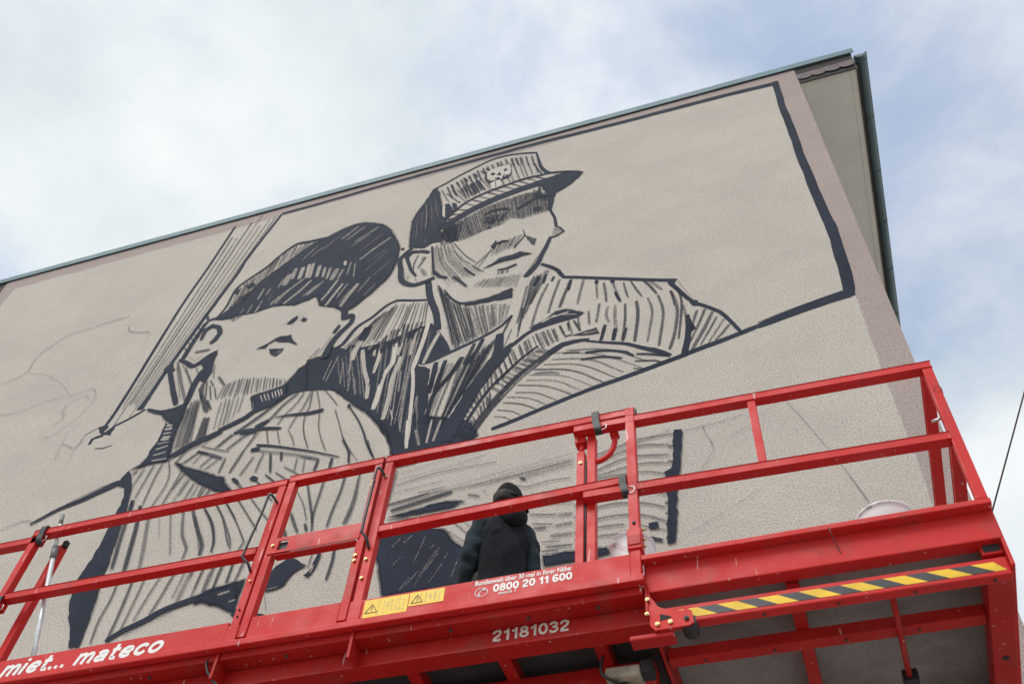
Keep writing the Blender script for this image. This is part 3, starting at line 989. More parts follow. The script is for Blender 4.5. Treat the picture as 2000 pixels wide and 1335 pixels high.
Sm321,210,20:-3527 14330 -3468 14151 -3414 13974
Sm293,228,9:-3486 14349 -3428 14186 -3374 14024
Sm261,228,19:-3448 14363 -3390 14200 -3337 14037
Sm369,330,7:-3432 14391 -3372 14214 -3314 14040
Sm331,335,22:-3400 14415 -3335 14236 -3275 14057
Sm314,261,5:-3358 14416 -3297 14249 -3241 14083
Sm330,284,7:-3326 14427 -3262 14258 -3202 14091
Fm0,0,3:-3248 14611 -3077 14701 -2859 14697 -2822 14396 -2853 14274 -2978 14254 -3063 14236 -3152 14251 -3201 14357
Lm0,0,0:-3209 14630 -3076 14690 -2869 14679 -2838 14421 -2861 14343 -2904 14372 -2908 14329 -2955 14367 -2961 14277 -3008 14350 -3061 14298 -3117 14306 -3161 14351 -3190 14416
Fm0,0,0:-3158 14510 -3117 14560 -3064 14491 -3109 14457
Fm0,0,0:-2968 14538 -2923 14586 -2893 14516 -2938 14482
Fm0,0,0:-3045 14422 -3022 14534 -2973 14403
Sm379,379,0:-3073 14353 -3008 14350
Sm378,378,0:-2953 14379 -2911 14376
Lm0,0,5:-3119 14243 -3059 14281 -2979 14271 -2919 14096 -3010 14066 -3103 14052
Sm107,107,10:-3058 14265 -3035 14079
Sm106,106,10:-2978 14254 -2921 14088
Fm0,0,54:-3716 13257 -3427 13405 -3139 13585 -2839 13642 -2539 13683 -2261 13450 -2216 13027 -2330 13014 -2588 12986 -2740 13082 -2864 12975 -3151 12905 -3307 12847 -3453 12827 -3574 12848
Fm0,0,25:-3716 13257 -3543 13346 -3457 12862 -3574 12848 -3678 12963
Sm318,277,74:-3688 13252 -3624 13063 -3563 12879
Sm274,229,69:-3644 13255 -3577 13040 -3509 12832
Sm349,270,63:-3598 13274 -3524 13043 -3458 12817
Sm390,345,79:-3551 13346 -3473 13103 -3399 12866
Sm248,268,80:-3504 13354 -3431 13110 -3367 12872
Sm347,279,73:-3455 13361 -3393 13125 -3327 12898
Sm346,362,62:-3413 13429 -3337 13138 -3255 12860
Sm354,345,75:-3384 13420 -3306 13152 -3237 12891
Sm308,328,77:-3332 13455 -3256 13178 -3187 12910
Sm382,238,73:-3288 13450 -3220 13177 -3147 12915
Sm375,267,77:-3242 13499 -3175 13228 -3108 12966
Sm375,313,74:-3193 13509 -3122 13227 -3061 12955
Sm319,340,75:-3136 13564 -3063 13261 -2998 12969
Sm295,286,67:-3107 13565 -3036 13257 -2964 12962
Sm373,403,68:-3048 13610 -2972 13285 -2908 12972
Sm313,205,63:-3004 13567 -2934 13265 -2870 12975
Sm380,405,74:-2961 13628 -2898 13322 -2842 13028
Sm345,331,75:-2912 13623 -2856 13349 -2803 13083
Sm244,176,65:-2850 13648 -2804 13361 -2751 13084
Sm289,275,69:-2809 13653 -2749 13345 -2701 13049
Sm386,370,60:-2751 13647 -2695 13337 -2653 13040
Sm261,257,63:-2712 13641 -2667 13337 -2617 13043
Sm352,258,69:-2660 13623 -2610 13303 -2566 12995
Sm279,189,69:-2584 13624 -2553 13334 -2511 13051
Sm315,334,61:-2562 13656 -2519 13348 -2477 13051
Sm361,316,76:-2508 13636 -2474 13338 -2430 13049
Sm242,219,82:-2446 13602 -2415 13327 -2384 13061
Sm313,323,79:-2388 13547 -2360 13290 -2329 13041
Sm276,191,81:-2328 13485 -2300 13248 -2273 13018
Sm260,239,75:-2292 13451 -2263 13239 -2243 13034
Sm146,127,36:-3707 13268 -3639 13065 -3569 12868
Sm157,146,35:-3682 13267 -3606 13049 -3539 12834
Sm158,167,26:-3640 13274 -3568 13057 -3499 12846
Sm143,124,36:-3617 13304 -3543 13078 -3475 12858
Sm142,92,35:-3592 13277 -3523 13067 -3459 12861
Sm111,75,30:-3572 13330 -3493 13072 -3418 12822
Sm123,80,32:-3538 13302 -3471 13058 -3398 12823
Sm141,142,26:-3512 13343 -3435 13080 -3365 12824
Sm151,115,38:-3491 13369 -3409 13099 -3334 12836
Sm127,113,45:-3458 13395 -3381 13126 -3309 12865
Sm139,100,27:-3425 13368 -3353 13118 -3289 12875
Sm129,99,33:-3417 13430 -3345 13145 -3266 12872
Sm140,112,39:-3381 13427 -3307 13159 -3240 12899
Sm97,63,33:-3364 13454 -3290 13172 -3218 12900
Sm109,72,25:-3321 13433 -3260 13179 -3191 12936
Sm110,77,36:-3304 13485 -3234 13184 -3158 12895
Sm129,127,42:-3276 13484 -3208 13202 -3142 12931
Sm137,114,40:-3257 13540 -3177 13232 -3110 12934
Sm137,96,43:-3221 13511 -3151 13215 -3079 12931
Sm144,145,34:-3209 13560 -3138 13262 -3070 12975
Sm99,60,33:-3181 13576 -3115 13271 -3042 12979
Sm134,139,27:-3161 13580 -3089 13253 -3014 12939
Sm121,105,45:-3123 13564 -3049 13258 -2985 12962
Sm150,141,32:-3088 13566 -3019 13263 -2954 12970
Sm141,128,44:-3076 13611 -3000 13279 -2933 12961
Sm160,120,26:-3030 13574 -2965 13260 -2900 12958
Sm151,90,29:-3012 13589 -2954 13281 -2890 12984
Sm126,107,46:-2991 13647 -2921 13308 -2859 12982
Sm116,120,44:-2952 13588 -2895 13289 -2840 13001
Sm115,90,23:-2922 13634 -2870 13341 -2818 13057
Sm143,114,31:-2896 13638 -2838 13344 -2790 13060
Sm101,76,43:-2864 13666 -2818 13375 -2768 13093
Sm157,143,45:-2839 13667 -2792 13370 -2744 13083
Sm102,107,43:-2809 13657 -2760 13362 -2722 13079
Sm112,78,23:-2778 13615 -2734 13327 -2695 13049
Sm148,154,43:-2752 13684 -2700 13360 -2658 13049
Sm117,120,29:-2715 13640 -2674 13314 -2628 12999
Sm108,92,35:-2687 13681 -2640 13340 -2598 13013
Sm113,110,27:-2654 13655 -2611 13313 -2569 12986
Sm105,109,29:-2635 13683 -2591 13342 -2555 13017
Sm134,100,34:-2602 13644 -2571 13337 -2529 13038
Sm140,137,29:-2576 13648 -2544 13347 -2505 13056
Sm161,145,27:-2537 13645 -2499 13327 -2470 13024
Sm115,101,27:-2503 13644 -2468 13344 -2439 13057
Sm134,141,41:-2478 13652 -2438 13316 -2409 12997
Sm155,112,37:-2439 13582 -2408 13293 -2381 13016
Sm126,128,23:-2414 13577 -2395 13312 -2367 13052
Sm151,105,26:-2375 13532 -2352 13277 -2327 13029
Sm117,118,29:-2350 13545 -2326 13288 -2303 13038
Sm103,63,30:-2319 13524 -2296 13290 -2281 13066
Sm111,66,22:-2299 13466 -2284 13242 -2265 13023
Sm137,104,26:-2268 13467 -2245 13242 -2231 13026
Sm442,619,2:-3134 13364 -3033 13409 -2897 13400 -2796 13350
Sm981,981,2:-3068 13097 -2971 13123
Sm651,384,2:-2673 13289 -2580 13350 -2452 13445 -2380 13491 -2223 13428
Sm1207,1207,2:-2437 13145 -2351 13164
Sm538,538,10:-3062 12972 -3012 12996
Sm354,354,10:-2393 13773 -2373 13493
Sm351,221,35:-2466 13712 -2466 13610 -2469 13510
Sm360,336,24:-2427 13669 -2430 13565 -2431 13460
Sm289,301,20:-2404 13654 -2404 13540 -2407 13429
Sm280,246,32:-2368 13598 -2373 13497 -2375 13395
Sm271,202,35:-2343 13588 -2348 13482 -2351 13375
Sm375,365,33:-2313 13544 -2316 13441 -2320 13339
Sm318,344,37:-2283 13512 -2285 13405 -2286 13298
Sm273,246,16:-2243 13473 -2245 13363 -2247 13255
Sm447,447,10:-2229 13390 -2231 13049
Sm380,274,31:-3096 13303 -3117 13210 -3134 13114
Sm359,361,16:-3050 13291 -3071 13204 -3092 13118
Sm328,253,27:-2991 13299 -3019 13197 -3042 13090
Sm329,194,32:-2950 13286 -2979 13195 -3006 13103
Sm314,296,24:-2914 13270 -2942 13188 -2969 13104
Sm368,247,10:-2853 13267 -2882 13175 -2913 13088
Sm303,254,23:-2808 13253 -2844 13164 -2881 13075
Sm301,352,3:-2189 13435 -2193 13199 -2212 13033 -2152 12817 -2123 12575
Sm169,436,10:-2127 12595 -2073 12522 -2018 12408 -2109 12342 -2194 12330
Fm0,0,55:-2130 12578 -2029 12413 -2130 12344 -2180 12406
Sm425,737,4:-2185 12357 -2226 12172 -2285 11977 -2319 11822 -2380 11706 -2471 11570
Sm125,130,20:-2326 11970 -2397 11784 -2474 11617
Sm81,243,5:-2565 12709 -2531 12548 -2603 12407 -2652 12301
Sm171,114,30:-2895 12519 -2918 12372 -2944 12233
Sm177,181,33:-2844 12555 -2871 12412 -2897 12269
Sm218,168,45:-2821 12535 -2848 12389 -2879 12252
Sm220,169,51:-2788 12537 -2817 12410 -2847 12286
Sm184,192,43:-2762 12547 -2797 12408 -2830 12271
Sm192,152,31:-2723 12566 -2760 12434 -2790 12297
Sm256,261,52:-2690 12558 -2723 12435 -2755 12314
Sm224,210,34:-2659 12583 -2695 12446 -2736 12321
Sm246,235,53:-2629 12591 -2673 12449 -2717 12312
Sm190,139,45:-2596 12583 -2640 12462 -2679 12337
Sm264,301,53:-2572 12595 -2610 12466 -2655 12348
Sm777,293,5:-2885 12501 -2816 12537 -2740 12508
Fm0,0,2:-2975 12471 -2908 12616 -2883 12521 -2911 12392
Sm293,310,40:-2915 12445 -3021 12275 -3146 12118
Sm237,240,50:-2954 12398 -3028 12203 -3102 12026
Fm0,0,30:-2539 12577 -2461 12484 -2370 12390 -2382 12238 -2437 12293 -2485 12417
Fm0,0,3:-3023 11989 -2904 12050 -2827 12128 -2662 12142 -2568 12170 -2408 12055 -2520 12065 -2642 12045 -2793 12047 -2928 12007
Sm242,468,5:-2837 11877 -2738 11858 -2594 11903
Sm103,115,4:-2824 11844 -2821 11805 -2820 11767
Sm99,69,25:-2792 11844 -2792 11805 -2792 11765
Sm130,131,4:-2768 11839 -2771 11804 -2772 11768
Sm113,101,26:-2747 11835 -2751 11799 -2753 11762
Sm80,56,20:-2715 11832 -2718 11798 -2721 11764
Sm126,125,9:-2696 11827 -2701 11794 -2705 11761
Sm129,140,15:-3502 12801 -3359 12514 -3261 12343 -3146 12185
Sm144,155,40:-3486 12609 -3340 12339 -3207 12156
Sm215,147,69:-3796 12835 -3697 12351 -3442 11759
Sm257,181,58:-3764 12825 -3660 12353 -3415 11818
Sm295,237,65:-3755 12878 -3623 12355 -3354 11790
Sm294,211,52:-3693 12774 -3591 12357 -3320 11805
Sm306,213,59:-3671 12781 -3559 12359 -3304 11868
Sm197,199,69:-3644 12786 -3521 12361 -3255 11872
Sm262,203,52:-3654 12859 -3491 12363 -3229 11903
Sm205,197,57:-3596 12790 -3454 12365 -3194 11929
Sm190,216,59:-3592 12830 -3421 12367 -3122 11864
Sm302,227,73:-3535 12777 -3379 12369 -3075 11889
Sm269,261,64:-3530 12813 -3344 12371 -3075 11982
Sm94,76,55:-3789 12788 -3713 12356 -3502 11885
Sm101,91,59:-3772 12810 -3682 12357 -3429 11781
Sm104,73,41:-3721 12786 -3626 12357 -3390 11852
Sm101,66,43:-3739 12870 -3610 12357 -3351 11807
Sm112,122,58:-3689 12822 -3567 12357 -3311 11869
Sm100,94,46:-3630 12772 -3515 12358 -3262 11910
Sm100,100,52:-3585 12733 -3477 12358 -3192 11840
Sm110,115,50:-3573 12742 -3456 12358 -3166 11841
Sm118,100,55:-3533 12725 -3413 12358 -3134 11896
Sm130,119,54:-3535 12780 -3378 12359 -3100 11921
Sm399,339,40:-3700 13210 -3693 13006 -3678 12801
Sm372,304,47:-3680 13267 -3671 13050 -3665 12839
Sm301,303,39:-3632 13254 -3631 13030 -3621 12804
Sm288,288,47:-3607 13288 -3598 13056 -3595 12834
Sm336,292,27:-3557 13283 -3561 13046 -3554 12806
Sm274,251,35:-3531 13303 -3530 13059 -3532 12824
Sm294,267,40:-3499 13304 -3501 13072 -3505 12848
Sm292,209,30:-3455 13339 -3454 13079 -3464 12837
Sm288,281,12:-3815 12862 -3746 12464 -3684 12112
Sm422,566,10:-3698 12217 -3605 12055 -3495 11973
Sm435,417,20:-3411 11974 -3277 11775 -3210 11666
Sm345,381,20:-3287 12116 -3185 11952 -3123 11877
Sm287,212,54:-3036 11726 -3073 11668 -3111 11610
Sm289,186,44:-2987 11734 -3027 11654 -3071 11582
Sm303,247,56:-2961 11726 -2999 11661 -3032 11589
Sm235,222,38:-2926 11724 -2963 11638 -3004 11559
Sm298,205,53:-2907 11715 -2942 11644 -2973 11566
Sm213,211,39:-2873 11709 -2907 11623 -2940 11537
Sm260,180,45:-2829 11715 -2867 11624 -2900 11527
Sm183,115,41:-2807 11706 -2843 11611 -2872 11509
Sm256,169,37:-2777 11697 -2811 11599 -2840 11496
Sm260,281,44:-2751 11690 -2777 11592 -2807 11500
Sm248,148,37:-2720 11683 -2752 11577 -2781 11470
Sm162,142,38:-2688 11675 -2713 11575 -2739 11477
Sm258,159,47:-2652 11686 -2680 11569 -2704 11451
Sm230,252,49:-2614 11686 -2643 11559 -2672 11437
Sm205,133,48:-2592 11659 -2614 11542 -2636 11427
Sm224,229,51:-2555 11664 -2578 11547 -2600 11430
Sm170,167,48:-2530 11649 -2555 11522 -2573 11389
Sm286,242,35:-3016 11916 -3092 11985 -3189 12124
Sm613,770,3:-4107 12945 -4190 12842 -4240 12731 -4189 12450 -4143 12205 -4051 12069 -3923 11988 -3797 12001 -3669 12057
Sm608,337,3:-3832 12716 -3956 12797 -4081 12826 -4143 12742 -4083 12533 -4023 12354 -3939 12204
Sm606,839,2:-4155 12720 -4129 12842 -4021 12826
Sm151,124,10:-3983 12724 -4013 12529 -3998 12306
Sm306,286,25:-3863 12619 -3900 12519 -3939 12382
Sm541,541,50:-3890 12349 -3804 12150
Sm146,144,35:-3809 12820 -3758 12470 -3712 12112
Sm139,139,50:-4167 12518 -4087 12207
Sm184,184,50:-4053 12267 -4044 12115
Sm161,161,50:-3956 12201 -3901 12032
Sm366,366,40:-3924 12581 -3887 12629
Sm538,538,5:-4265 12978 -4226 12993
Sm262,262,5:-4254 12606 -4208 12530
Fy0,0,0:-6830 12344 -6697 12531 -6548 12626 -6472 12855 -6365 13105 -6218 13290 -6039 13494 -5869 13677 -5777 13782 -5627 13862 -5477 13942 -5327 14022 -5135 14068 -4995 14041 -4809 13934 -4676 13835 -4524 13615 -4395 13326 -4296 13031 -4279 12729 -4308 12456 -4366 12279 -4492 12085 -4611 11939 -4691 11829 -4781 11770 -4871 11781 -4974 11915 -5246 12056 -5311 12265 -5368 12312 -5433 12264 -5638 12221 -5846 12302 -6011 12329 -6187 12286 -6314 12285 -6468 12319 -6632 12282
Wy458,458,55:-5292 13708 -5081 13966
Wy396,396,60:-5212 13642 -4969 13908
Wy318,318,60:-5550 13535 -5425 13710
Wy534,534,60:-5053 13513 -4734 13797
Wy415,435,50:-4866 12984 -4700 13184 -4486 13396
Wy327,327,65:-5081 13411 -4836 13644
Wy220,220,70:-4723 12657 -4456 13048
Wy278,278,60:-4728 12155 -4608 12455
Wy243,243,65:-4616 12037 -4495 12258
Wy299,299,60:-5814 13396 -5656 13698
Wy315,315,60:-5689 13426 -5554 13624
Wy244,244,70:-4734 12873 -4495 13093
Wy213,213,70:-4569 12490 -4377 12771
Wy245,245,70:-4914 13224 -4641 13554
Wy274,274,70:-5455 13695 -5290 13855
Wy976,976,42:-5927 13072 -5942 12799
Wy588,588,40:-5861 13194 -5854 12921
Wy609,609,30:-5749 13174 -5737 12872
Wy534,534,25:-5661 13213 -5624 12852
Wy438,438,30:-5601 13215 -5574 12831
Wy536,536,35:-5482 13109 -5458 12809
Wy425,425,35:-5379 13016 -5361 12769
Wy409,409,40:-5290 12972 -5287 12686
Wy808,808,45:-5178 12898 -5202 12625
Wy455,455,50:-5077 12834 -5104 12636
Wy403,403,20:-5094 13056 -5067 12931
Wy216,216,50:-4991 12984 -4986 12664
Wy194,194,50:-4916 12925 -4873 12565
Wy432,425,50:-5646 12861 -5743 12743 -5888 12570 -6031 12399
Wy447,470,40:-5524 12758 -5656 12528 -5819 12316
Wy408,408,50:-5391 12599 -5557 12387
Wy392,392,45:-5325 12650 -5495 12388
Wy365,385,40:-5098 12607 -5174 12334 -5241 12163
Wy414,405,35:-4997 12463 -5083 12199 -5143 12004
Wy273,273,50:-4921 12432 -5021 12125
Wy592,553,40:-4764 12368 -4863 12087 -4912 11903
Wy266,266,40:-6256 12847 -6280 12598
Wy273,273,50:-6145 12829 -6168 12656
Wy261,261,40:-6207 12417 -6226 12246
Wy316,316,50:-6000 12981 -6026 12780
Wy285,285,55:-6328 12490 -6348 12293
Wy219,219,60:-6448 12460 -6458 12340
Wy379,379,50:-5820 12671 -5960 12371
Wy307,307,55:-5944 12541 -6015 12343
Wy208,208,60:-4854 12255 -4959 11980
Wy204,204,50:-6199 12540 -6204 12341
Wy184,184,60:-6084 12700 -6091 12498
Sy257,472,3:-6833 12353 -6763 12633 -6747 13046 -6593 13255 -6398 13451 -6248 13700 -6050 13920 -5840 13899 -5565 13884
Sy117,83,20:-6708 13040 -6699 12805 -6703 12588
Sy170,116,12:-6675 13051 -6664 12841 -6663 12645
Sy167,170,13:-6638 13143 -6625 12913 -6625 12700
Sy165,137,1:-6603 13162 -6592 12944 -6585 12735
Sy136,129,15:-6568 13224 -6555 12986 -6546 12756
Sy159,142,1:-6532 13252 -6521 13017 -6508 12786
Sy161,120,23:-6495 13292 -6490 13082 -6470 12863
Sy148,101,15:-6455 13360 -6449 13121 -6442 12886
Sy121,103,16:-6412 13388 -6414 13196 -6411 13004
Sy132,112,19:-6378 13447 -6376 13229 -6387 13029
Sy164,100,17:-6336 13497 -6343 13322 -6349 13151
Sy158,121,5:-6303 13562 -6321 13366 -6327 13161
Sy173,161,20:-6267 13627 -6277 13434 -6293 13251
Sy150,96,7:-6242 13642 -6256 13449 -6266 13256
Sy117,111,15:-6188 13724 -6195 13532 -6212 13356
Sy187,136,24:-6160 13744 -6166 13556 -6179 13379
Sy157,110,23:-6112 13808 -6127 13625 -6131 13433
Sy133,87,20:-6066 13846 -6073 13661 -6088 13488
Sy177,120,3:-6030 13872 -6036 13697 -6052 13537
Sy165,172,15:-5950 13868 -5974 13721 -5998 13577
Sy214,133,17:-5880 13872 -5921 13731 -5952 13581
Sy217,207,20:-5826 13875 -5872 13742 -5917 13612
Sy180,104,22:-5749 13863 -5802 13774 -5850 13678
Sy184,117,20:-5707 13845 -5762 13772 -5817 13699
Sy1047,1047,5:-6567 13005 -6470 13068
Fy0,0,2:-6714 12584 -6604 12597 -6479 12612 -6649 12483
Fy0,0,2:-6757 13050 -6689 13023 -6680 12886 -6718 12901
Sy368,368,10:-5962 13910 -5889 13892
Sy261,261,10:-5842 13841 -5840 13899
Sy229,139,38:-6688 12582 -6638 12693 -6593 12813
Sy246,215,24:-6668 12594 -6625 12703 -6582 12814
Sy243,190,33:-6651 12588 -6606 12707 -6559 12826
Sy258,222,30:-6626 12598 -6593 12716 -6548 12819
Sy248,246,30:-6613 12590 -6564 12707 -6527 12840
Sy273,193,39:-6588 12613 -6546 12729 -6508 12851
Sy284,211,27:-6572 12612 -6533 12746 -6487 12872
Sy199,162,21:-6559 12599 -6510 12737 -6469 12886
Sy191,177,40:-6541 12612 -6504 12756 -6456 12888
Sy197,142,23:-6514 12619 -6468 12759 -6429 12912
Sy135,134,36:-6607 12303 -6559 12237 -6509 12174
Sy143,130,30:-6579 12299 -6542 12246 -6506 12192
Sy146,130,45:-6563 12305 -6527 12246 -6490 12188
Sy127,100,36:-6545 12306 -6517 12255 -6488 12205
Sy156,95,43:-6518 12315 -6494 12263 -6471 12211
Sy224,211,32:-6495 12316 -6481 12273 -6465 12230
Sy160,111,52:-6478 12314 -6468 12275 -6458 12236
Sy240,267,45:-6457 12321 -6451 12282 -6447 12245
Sy265,247,45:-6435 12325 -6437 12291 -6437 12256
Sy853,853,0:-4831 11812 -4792 11585
Sy924,762,2:-4803 11606 -4682 11644
Sy538,969,2:-4681 11639 -4673 11478 -4766 11334 -4839 11186 -4876 11007 -4884 10833
Sy422,549,4:-4826 11478 -4878 11327
Sy218,234,40:-5003 11073 -5045 10982 -5096 10906
Sy286,316,55:-4886 11268 -4959 11036 -5028 10913
Fy0,0,3:-5703 11484 -5661 11548 -5556 11514 -5496 11522 -5468 11434 -5338 11245 -5431 11321 -5492 11387 -5566 11389 -5650 11428
Fy0,0,3:-5943 11374 -5827 11424 -5668 11546 -5687 11478 -5782 11423 -5805 11350
Fy0,0,6:-5746 11312 -5520 11245 -5562 11161 -5606 11112 -5687 11193
Wy74,74,40:-5619 11159 -5569 11239
Wy73,73,40:-5578 11166 -5538 11235
Fy0,0,8:-5638 11791 -5581 11887 -5511 11943 -5510 11860 -5552 11778
Fy0,0,8:-5442 11788 -5407 11857 -5344 11798 -5363 11754
Sy235,235,72:-5707 11793 -5604 11860
Sy188,188,70:-5529 11636 -5404 11961
Sy175,175,70:-5445 11628 -5333 11828
Sy183,183,70:-5554 11900 -5491 12007
Sy217,217,70:-5589 11750 -5477 11895
Sy374,590,5:-6954 12365 -6822 12381 -6707 12392
Sy554,689,3:-6978 12290 -6996 12090 -7023 11842 -7043 11558
Sy497,497,5:-6947 12344 -6994 12251
Sy453,790,5:-6904 11913 -6902 12129 -6820 12201 -6717 12128 -6642 11962 -6675 11831 -6721 11772
Sy1079,682,5:-6935 12112 -6840 12203 -6733 12146
Sy463,931,3:-7094 11556 -6958 11456 -6818 11328 -6736 11359 -6658 11453 -6534 11527
Sy464,464,25:-6897 11642 -6796 11634 -6676 11625
Sy361,361,35:-6652 11492 -6532 11564
Sy142,142,50:-6963 11571 -6822 11442
Sy289,289,60:-6811 11465 -6748 11497
Sy189,189,50:-6976 12200 -6960 11991
Fy0,0,2:-6703 11343 -6663 11468 -6525 11529 -6512 11310 -6467 11112 -6484 10876 -6621 11009 -6621 11189
Sy919,683,2:-6611 11185 -6642 10939 -6627 10662 -6631 10471
Sy626,699,3:-7191 11432 -7011 11058 -6772 10574
Fy0,0,2:-7258 11387 -7196 11583 -7082 11342 -7116 11274
Sy430,410,42:-7095 11507 -6890 11071 -6662 10613
Sy346,346,50:-6916 11340 -6667 10885
Sy217,217,50:-6992 11419 -6672 10924
Sy255,255,45:-6746 11283 -6674 11141
Sy165,165,50:-7066 11390 -6752 10677
Sy231,231,55:-6672 10874 -6621 10612
Sy420,420,25:-7040 12555 -6950 12363
Sy188,132,45:-7051 12328 -7007 12266 -6962 12206
Sy261,185,31:-7061 12257 -7011 12186 -6960 12118
Sy277,297,43:-7081 12120 -7033 12057 -6985 11994
Sy187,140,25:-7094 12028 -7041 11963 -6989 11899
Sy279,235,46:-7105 11938 -7054 11876 -7005 11813
Sy282,238,41:-7124 11829 -7071 11761 -7018 11694
Sy418,935,4:-7175 10607 -6956 10486 -6770 10466 -6631 10519
Fy0,0,2:-6961 10500 -6783 10498 -6617 10539 -6582 10386 -6564 10104 -6546 9877 -6496 9606 -6585 9715 -6647 10016 -6656 10165 -6796 10305 -6891 10413
Sy541,457,25:-6515 10886 -6456 10657 -6355 10506 -6245 10272
Sy245,245,30:-6473 10930 -6373 10583
Sy242,242,35:-6418 10917 -6331 10777
Sy253,253,50:-6471 11243 -6392 10947
Sy353,353,20:-6329 10517 -6212 10316
Sy393,393,35:-6326 10963 -6182 10754
Sy196,196,30:-6389 10808 -6277 10505
Sy191,191,30:-6310 10758 -6208 10508
Sy184,184,20:-6540 10807 -6291 10298
Sy270,268,50:-6580 10468 -6541 10036 -6475 9611
Sy398,313,44:-6556 10442 -6506 10069 -6455 9713
Sy244,200,32:-6549 10549 -6472 10114 -6413 9713
Sy337,321,38:-6513 10567 -6431 10108 -6364 9683
Sy255,243,32:-6477 10574 -6395 10152 -6334 9764
Sy378,324,50:-6448 10659 -6374 10196 -6278 9748
Sy143,142,42:-6530 10438 -6492 10050 -6431 9667
Sy167,110,40:-6503 10485 -6433 10079 -6392 9710
Sy152,152,32:-6469 10511 -6407 10091 -6343 9692
Sy162,142,21:-6442 10532 -6372 10127 -6315 9749
Fy0,0,30:-6259 10196 -6184 10147 -6108 9797 -6216 9731 -6236 9855 -6252 10081
Sy219,219,30:-6179 10173 -6125 9823
Sy269,172,39:-6163 10771 -6178 10625 -6186 10476
Sy304,259,41:-6120 10770 -6131 10632 -6132 10488
Sy204,160,26:-6095 10775 -6094 10635 -6095 10498
Sy238,242,37:-6052 10785 -6045 10638 -6042 10498
Sy215,147,45:-6026 10800 -6022 10638 -6013 10477
Sy255,162,24:-5984 10803 -5963 10627 -5952 10462
Sy179,138,28:-5949 10820 -5932 10642 -5914 10467
Sy161,100,42:-5908 10788 -5892 10635 -5869 10480
Sy240,227,24:-5866 10768 -5846 10609 -5827 10454
Sy211,208,29:-5830 10769 -5811 10612 -5783 10453
Sy185,138,32:-5786 10780 -5760 10612 -5735 10449
Sy148,101,42:-5740 10742 -5711 10596 -5687 10454
Sy167,169,27:-5709 10726 -5684 10587 -5659 10451
Sy152,125,33:-5671 10720 -5649 10591 -5626 10464
Sy174,146,23:-5620 10720 -5599 10592 -5575 10464
Sy201,131,40:-5579 10695 -5562 10575 -5539 10452
Sy149,111,24:-5538 10674 -5518 10566 -5498 10459
Sy230,245,29:-5496 10666 -5473 10563 -5457 10464
Sy220,214,33:-5442 10636 -5425 10553 -5406 10471
Sy154,151,38:-5401 10613 -5387 10549 -5377 10488
Sy151,141,33:-5375 10599 -5366 10546 -5354 10491
Sy139,88,32:-5329 10582 -5317 10534 -5307 10487
Sy235,189,47:-6101 10422 -6076 10169 -6034 9915
Sy222,186,45:-6053 10462 -6013 10177 -5975 9904
Sy254,254,38:-6002 10442 -5961 10191 -5930 9954
Sy283,244,53:-5950 10499 -5923 10236 -5883 9975
Sy268,252,52:-5887 10440 -5857 10228 -5843 10031
Sy175,162,38:-5821 10441 -5808 10278 -5799 10122
Fy0,0,2:-5710 10395 -5645 10403 -5276 10463 -5216 10241 -5389 10150 -5574 10109 -5628 10235
Wy141,97,28:-5578 10363 -5545 10295 -5510 10227
Wy139,106,24:-5535 10370 -5501 10304 -5468 10239
Wy143,108,28:-5493 10375 -5458 10302 -5427 10231
Wy155,144,30:-5436 10380 -5410 10317 -5381 10255
Wy139,88,8:-5398 10386 -5373 10323 -5348 10260
Wy147,131,14:-5366 10404 -5337 10336 -5309 10269
Wy148,139,24:-5328 10400 -5301 10329 -5275 10260
Sy184,184,20:-5704 10375 -5616 10140
Sy398,780,2:-6506 9577 -6246 9745 -6080 9789 -5915 9861
Sy501,969,2:-5959 9870 -5813 9926 -5672 10000 -5571 10099 -5391 10158 -5225 10276
Fy0,0,2:-6778 10258 -6637 10080 -6599 9848 -6488 9510 -6795 9592 -6793 9815 -6765 9917 -6773 10120
Wy307,286,33:-6748 10174 -6705 10174 -6663 10175
Wy440,366,31:-6741 10117 -6692 10110 -6642 10102
Wy316,210,37:-6730 10037 -6679 10034 -6627 10028
Wy348,302,23:-6716 9967 -6662 9961 -6610 9957
Wy305,316,27:-6723 9934 -6666 9924 -6610 9917
Wy366,376,31:-6705 9851 -6643 9837 -6583 9828
Wy302,304,37:-6695 9799 -6641 9789 -6585 9777
Wy334,275,35:-6686 9721 -6629 9719 -6568 9711
Wy297,264,19:-6675 9657 -6619 9650 -6561 9640
Sy511,508,2:-6425 9589 -6247 9713 -6072 9764 -5906 9854
Sy556,746,2:-5963 9880 -5779 9956 -5650 10018 -5563 10124
Sy251,254,35:-6093 9654 -5997 9763 -5895 9812
Sy258,258,34:-6265 9401 -6113 9546
Sy255,267,31:-5900 9563 -5820 9674 -5666 9785 -5513 9957 -5336 10106 -5234 10218
Sy389,399,29:-5734 9499 -5594 9649 -5430 9775
Sy236,243,40:-5498 9434 -5436 9604 -5386 9724
Sy412,424,30:-5698 9794 -5577 9877 -5417 10029 -5312 10181 -5159 10268
Sy369,373,25:-5430 9775 -5306 9896 -5223 10071 -5065 10249
Sy203,202,25:-5191 9744 -5154 9870 -5035 10075 -4991 10246
Sy263,256,37:-5020 9637 -4983 9820 -4934 9963 -4902 10239
Sy158,170,23:-4843 9605 -4870 9766 -4856 9940 -4886 10234
Sy156,148,26:-4843 9605 -4787 9439 -4694 9231
Sy165,150,36:-4836 10239 -4718 9897 -4658 9589 -4577 9361 -4469 9133
Sy163,159,36:-4734 10206 -4585 9996 -4498 9860
Sy183,170,40:-4512 9796 -4422 9577 -4326 9326 -4207 9079 -4167 9016
Sy173,177,41:-5029 9621 -4926 9441 -4877 9317
Sy161,161,32:-5162 9640 -5069 9407
Sy151,151,25:-5307 9701 -5221 9450
